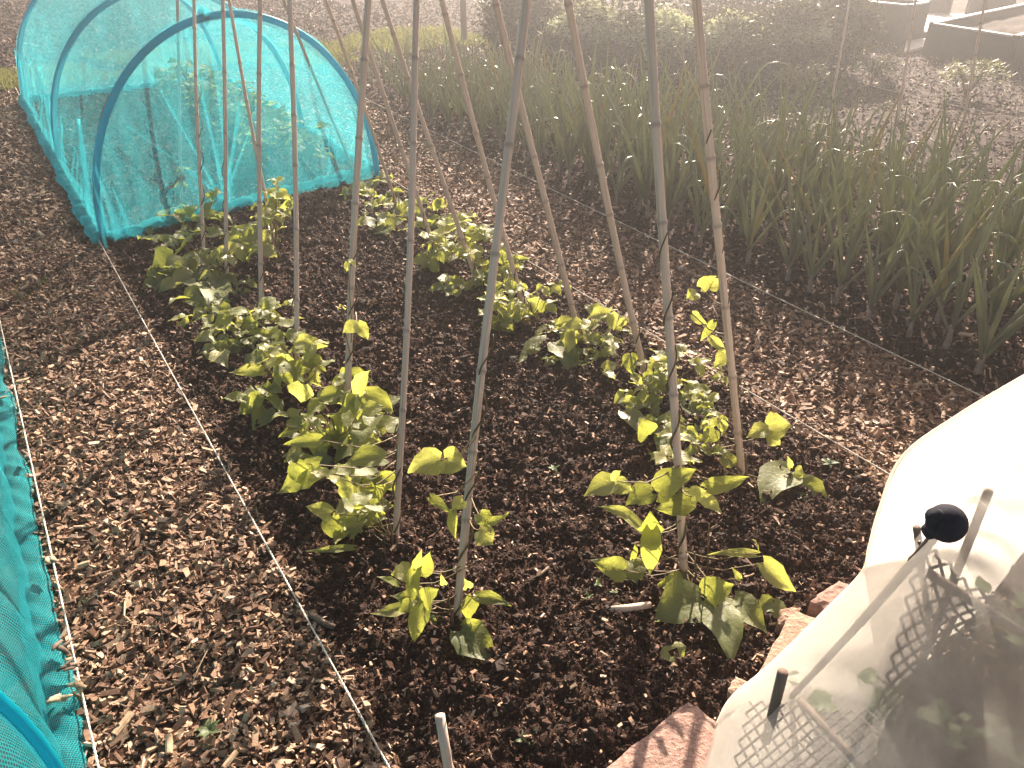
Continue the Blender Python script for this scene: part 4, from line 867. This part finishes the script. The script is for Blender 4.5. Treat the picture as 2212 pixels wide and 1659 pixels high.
i0 = spl([P(x, y, .03) for x, y in I0], 70); G = []
for i in range(25):
    f = i / 24; row = e0 * (1 - f) + i0 * f; t = np.linspace(0, 1, 70)
    wr = .010 * np.sin(t * 60 + 2 * np.sin(f * 4)) * math.sin(math.pi * f); row = row + np.outer(wr, np.array([.3, -.6, .5])); row[:, 2] = np.maximum(row[:, 2], .03 + .02 * (1 - f)); row[:, 2] += .085 * math.sin(math.pi * f) ** .8 * np.clip(1 - (row[:, 2] - .08) / .3, 0, 1) - .006 * f; G.append(row)
m = MB(); m.grid(np.array(G)); m.build('far_layer', M_fleece2, root, origin=oc3)
m = MB(); m.tube(e0 + [0, 0, -.004], .004, 6); m.build('folded_edge', M_fleece2, root, origin=oc3)
# the ball and the canes of the cage
root = empty('cane_topper', ballp, 'round black ball joining the cage canes under the white mesh', 'cane topper')
m = MB(); R_ = .0225
m.tube([ballp + UPV * R_ * math.sin(rad(a)) for a in range(-90, 91, 15)], [max(.0008, R_ * math.cos(rad(a))) for a in range(-90, 91, 15)], 20); m.build('ball', M_ball, root, origin=ballp)
for d in ((-.75, -.1, .5), (-.5, .3, -.8)):
    d = np.array(d); d /= np.linalg.norm(d); m = MB(); m.tube([ballp + d * R_ * .8, ballp + d * R_ * 1.22], [.011, .009], 10); m.build('socket', M_ball, root, origin=ballp)
def cc(a, b, da, db, r, label, seed):
    A = CAM + ray(*a) * da if da else P(a[0], a[1], .0); Bq = CAM + ray(*b) * db if db else P(b[0], b[1], 0); m, nf = cane_mesh(A, Bq, r, r * .9, seed); return tag(m.build('cage_cane', M_wood if r < .0067 or r > .008 or seed == 1 else M_straw, origin=list(A), node=nf), label, 'bamboo cane', 'canes of the covered cage')  # darker timber colour stands for the backlit shade on these canes
cc((2013, 1165), (1690, 1547), 1.03, None, .0068, 'straight cane sloping down left from the black ball under the mesh', 1)
cc((2136, 1060), (1905, 1645), 1.07, 1.32, .0062, 'cane crossing steeply right of the black ball under the mesh', 2)
cc((1980, 1140), (2012, 1390), 1.16, 1.35, .0055, 'short upright cane left of the black ball under the mesh', 3)
cc((2005, 1238), (2260, 1400), 1.02, 1.0, .0065, 'cane running right from below the black ball to the picture edge', 4)
cc((1728, 1512), (1880, 1680), 1.25, 1.12, .006, 'cane slanting down to the bottom edge through the diamond mesh', 5)
cc((1691, 1452), (1655, 1600), 1.24, 1.34, .0085, 'dark stout peg standing where the long cane ends', 6)
cc((2060, 1330), (1890, 1720), 1.2, 1.25, .006, 'rear cane rising behind the larger diamond mesh panel', 7)
def trellis(corners, nu, nv, label, r=.0023):
    a, b, c, d = corners; m = MB()
    def pt(u, v): return (a * (1 - u) + b * u) * (1 - v) + (d * (1 - u) + c * u) * v + UPV * .006 * math.sin(u * 7 + v * 5)
    for k in range(-nv, nu + 1):
        for sgn in (1, -1):
            pts = []
            for j in range(nv * 4 + 1):
                v = j / 4; u = (k + v) if sgn > 0 else (k + nv - v)
                if 0 <= u <= nu: pts.append(pt(u / nu, v / nv))
            if len(pts) > 2: m.tube(pts, r, 5)
    return tag(m.build('diamond_trellis', M_plastic), label, 'plastic trellis')
trellis([CAM + ray(1985, 1170) * 1.06, CAM + ray(2150, 1290) * 1.08, CAM + ray(2040, 1500) * 1.25, CAM + ray(1890, 1560) * 1.25], 5, 10, 'brown diamond plastic trellis hanging below the black ball under the mesh')
trellis([P(1618, 1515, .19), P(1900, 1535, .28), P(1890, 1760, .27), P(1560, 1740, .19)], 10, 7, 'brown diamond plastic trellis lying low at the bottom edge under the mesh')
for k, (x, y, n, L) in enumerate([(1790, 1560, 7, .07), (1850, 1490, 6, .06), (1930, 1500, 6, .06), (2140, 1340, 6, .05), (2060, 1600, 7, .05), (2180, 1620, 8, .05), (1700, 1640, 6, .05)]):
    q = P(x, y + 40); s_, w_ = q @ S3, q @ W3; low_plant(s_, w_, n, L, 400 + k, ['leafy green shoot behind the low trellis under the white mesh', 'grey-green shoot left of the larger trellis under the mesh', 'leafy shoot at the foot of the larger trellis', 'small green shoot near the right picture edge under the mesh', 'pale shoot at the bottom right under the mesh', 'straggly weed in the bottom right corner under the mesh', 'weedy shoot at the stout peg under the mesh'][k], 'shoots under the white mesh', .13, M_weed)

# ------------------------------------------------------------ lens glare volume
HAZE = True  # added volume; its forward scatter of the sun stands in for lens glare
if HAZE:
    m = bpy.data.materials.new('lens glare volume'); m.use_nodes = True; nt = m.node_tree; nt.nodes.clear(); out = nt.nodes.new('ShaderNodeOutputMaterial'); pv = nt.nodes.new('ShaderNodeVolumePrincipled')
    pv.inputs['Density'].default_value = .016; pv.inputs['Color'].default_value = (.97, .98, 1, 1); pv.inputs['Anisotropy'].default_value = .78; nt.links.new(pv.outputs[0], out.inputs['Volume'])
    mb = MB(); mb.box((3, 20, 3.2), np.array([60., 0, 0]), np.array([0, 50., 0]), UPV * 4.6); o = mb.build('glare_haze', m, smooth=False); o['kind'] = 'stuff'; o['label'] = 'added glowing air volume in place of lens glare'; o['category'] = 'glare_haze'
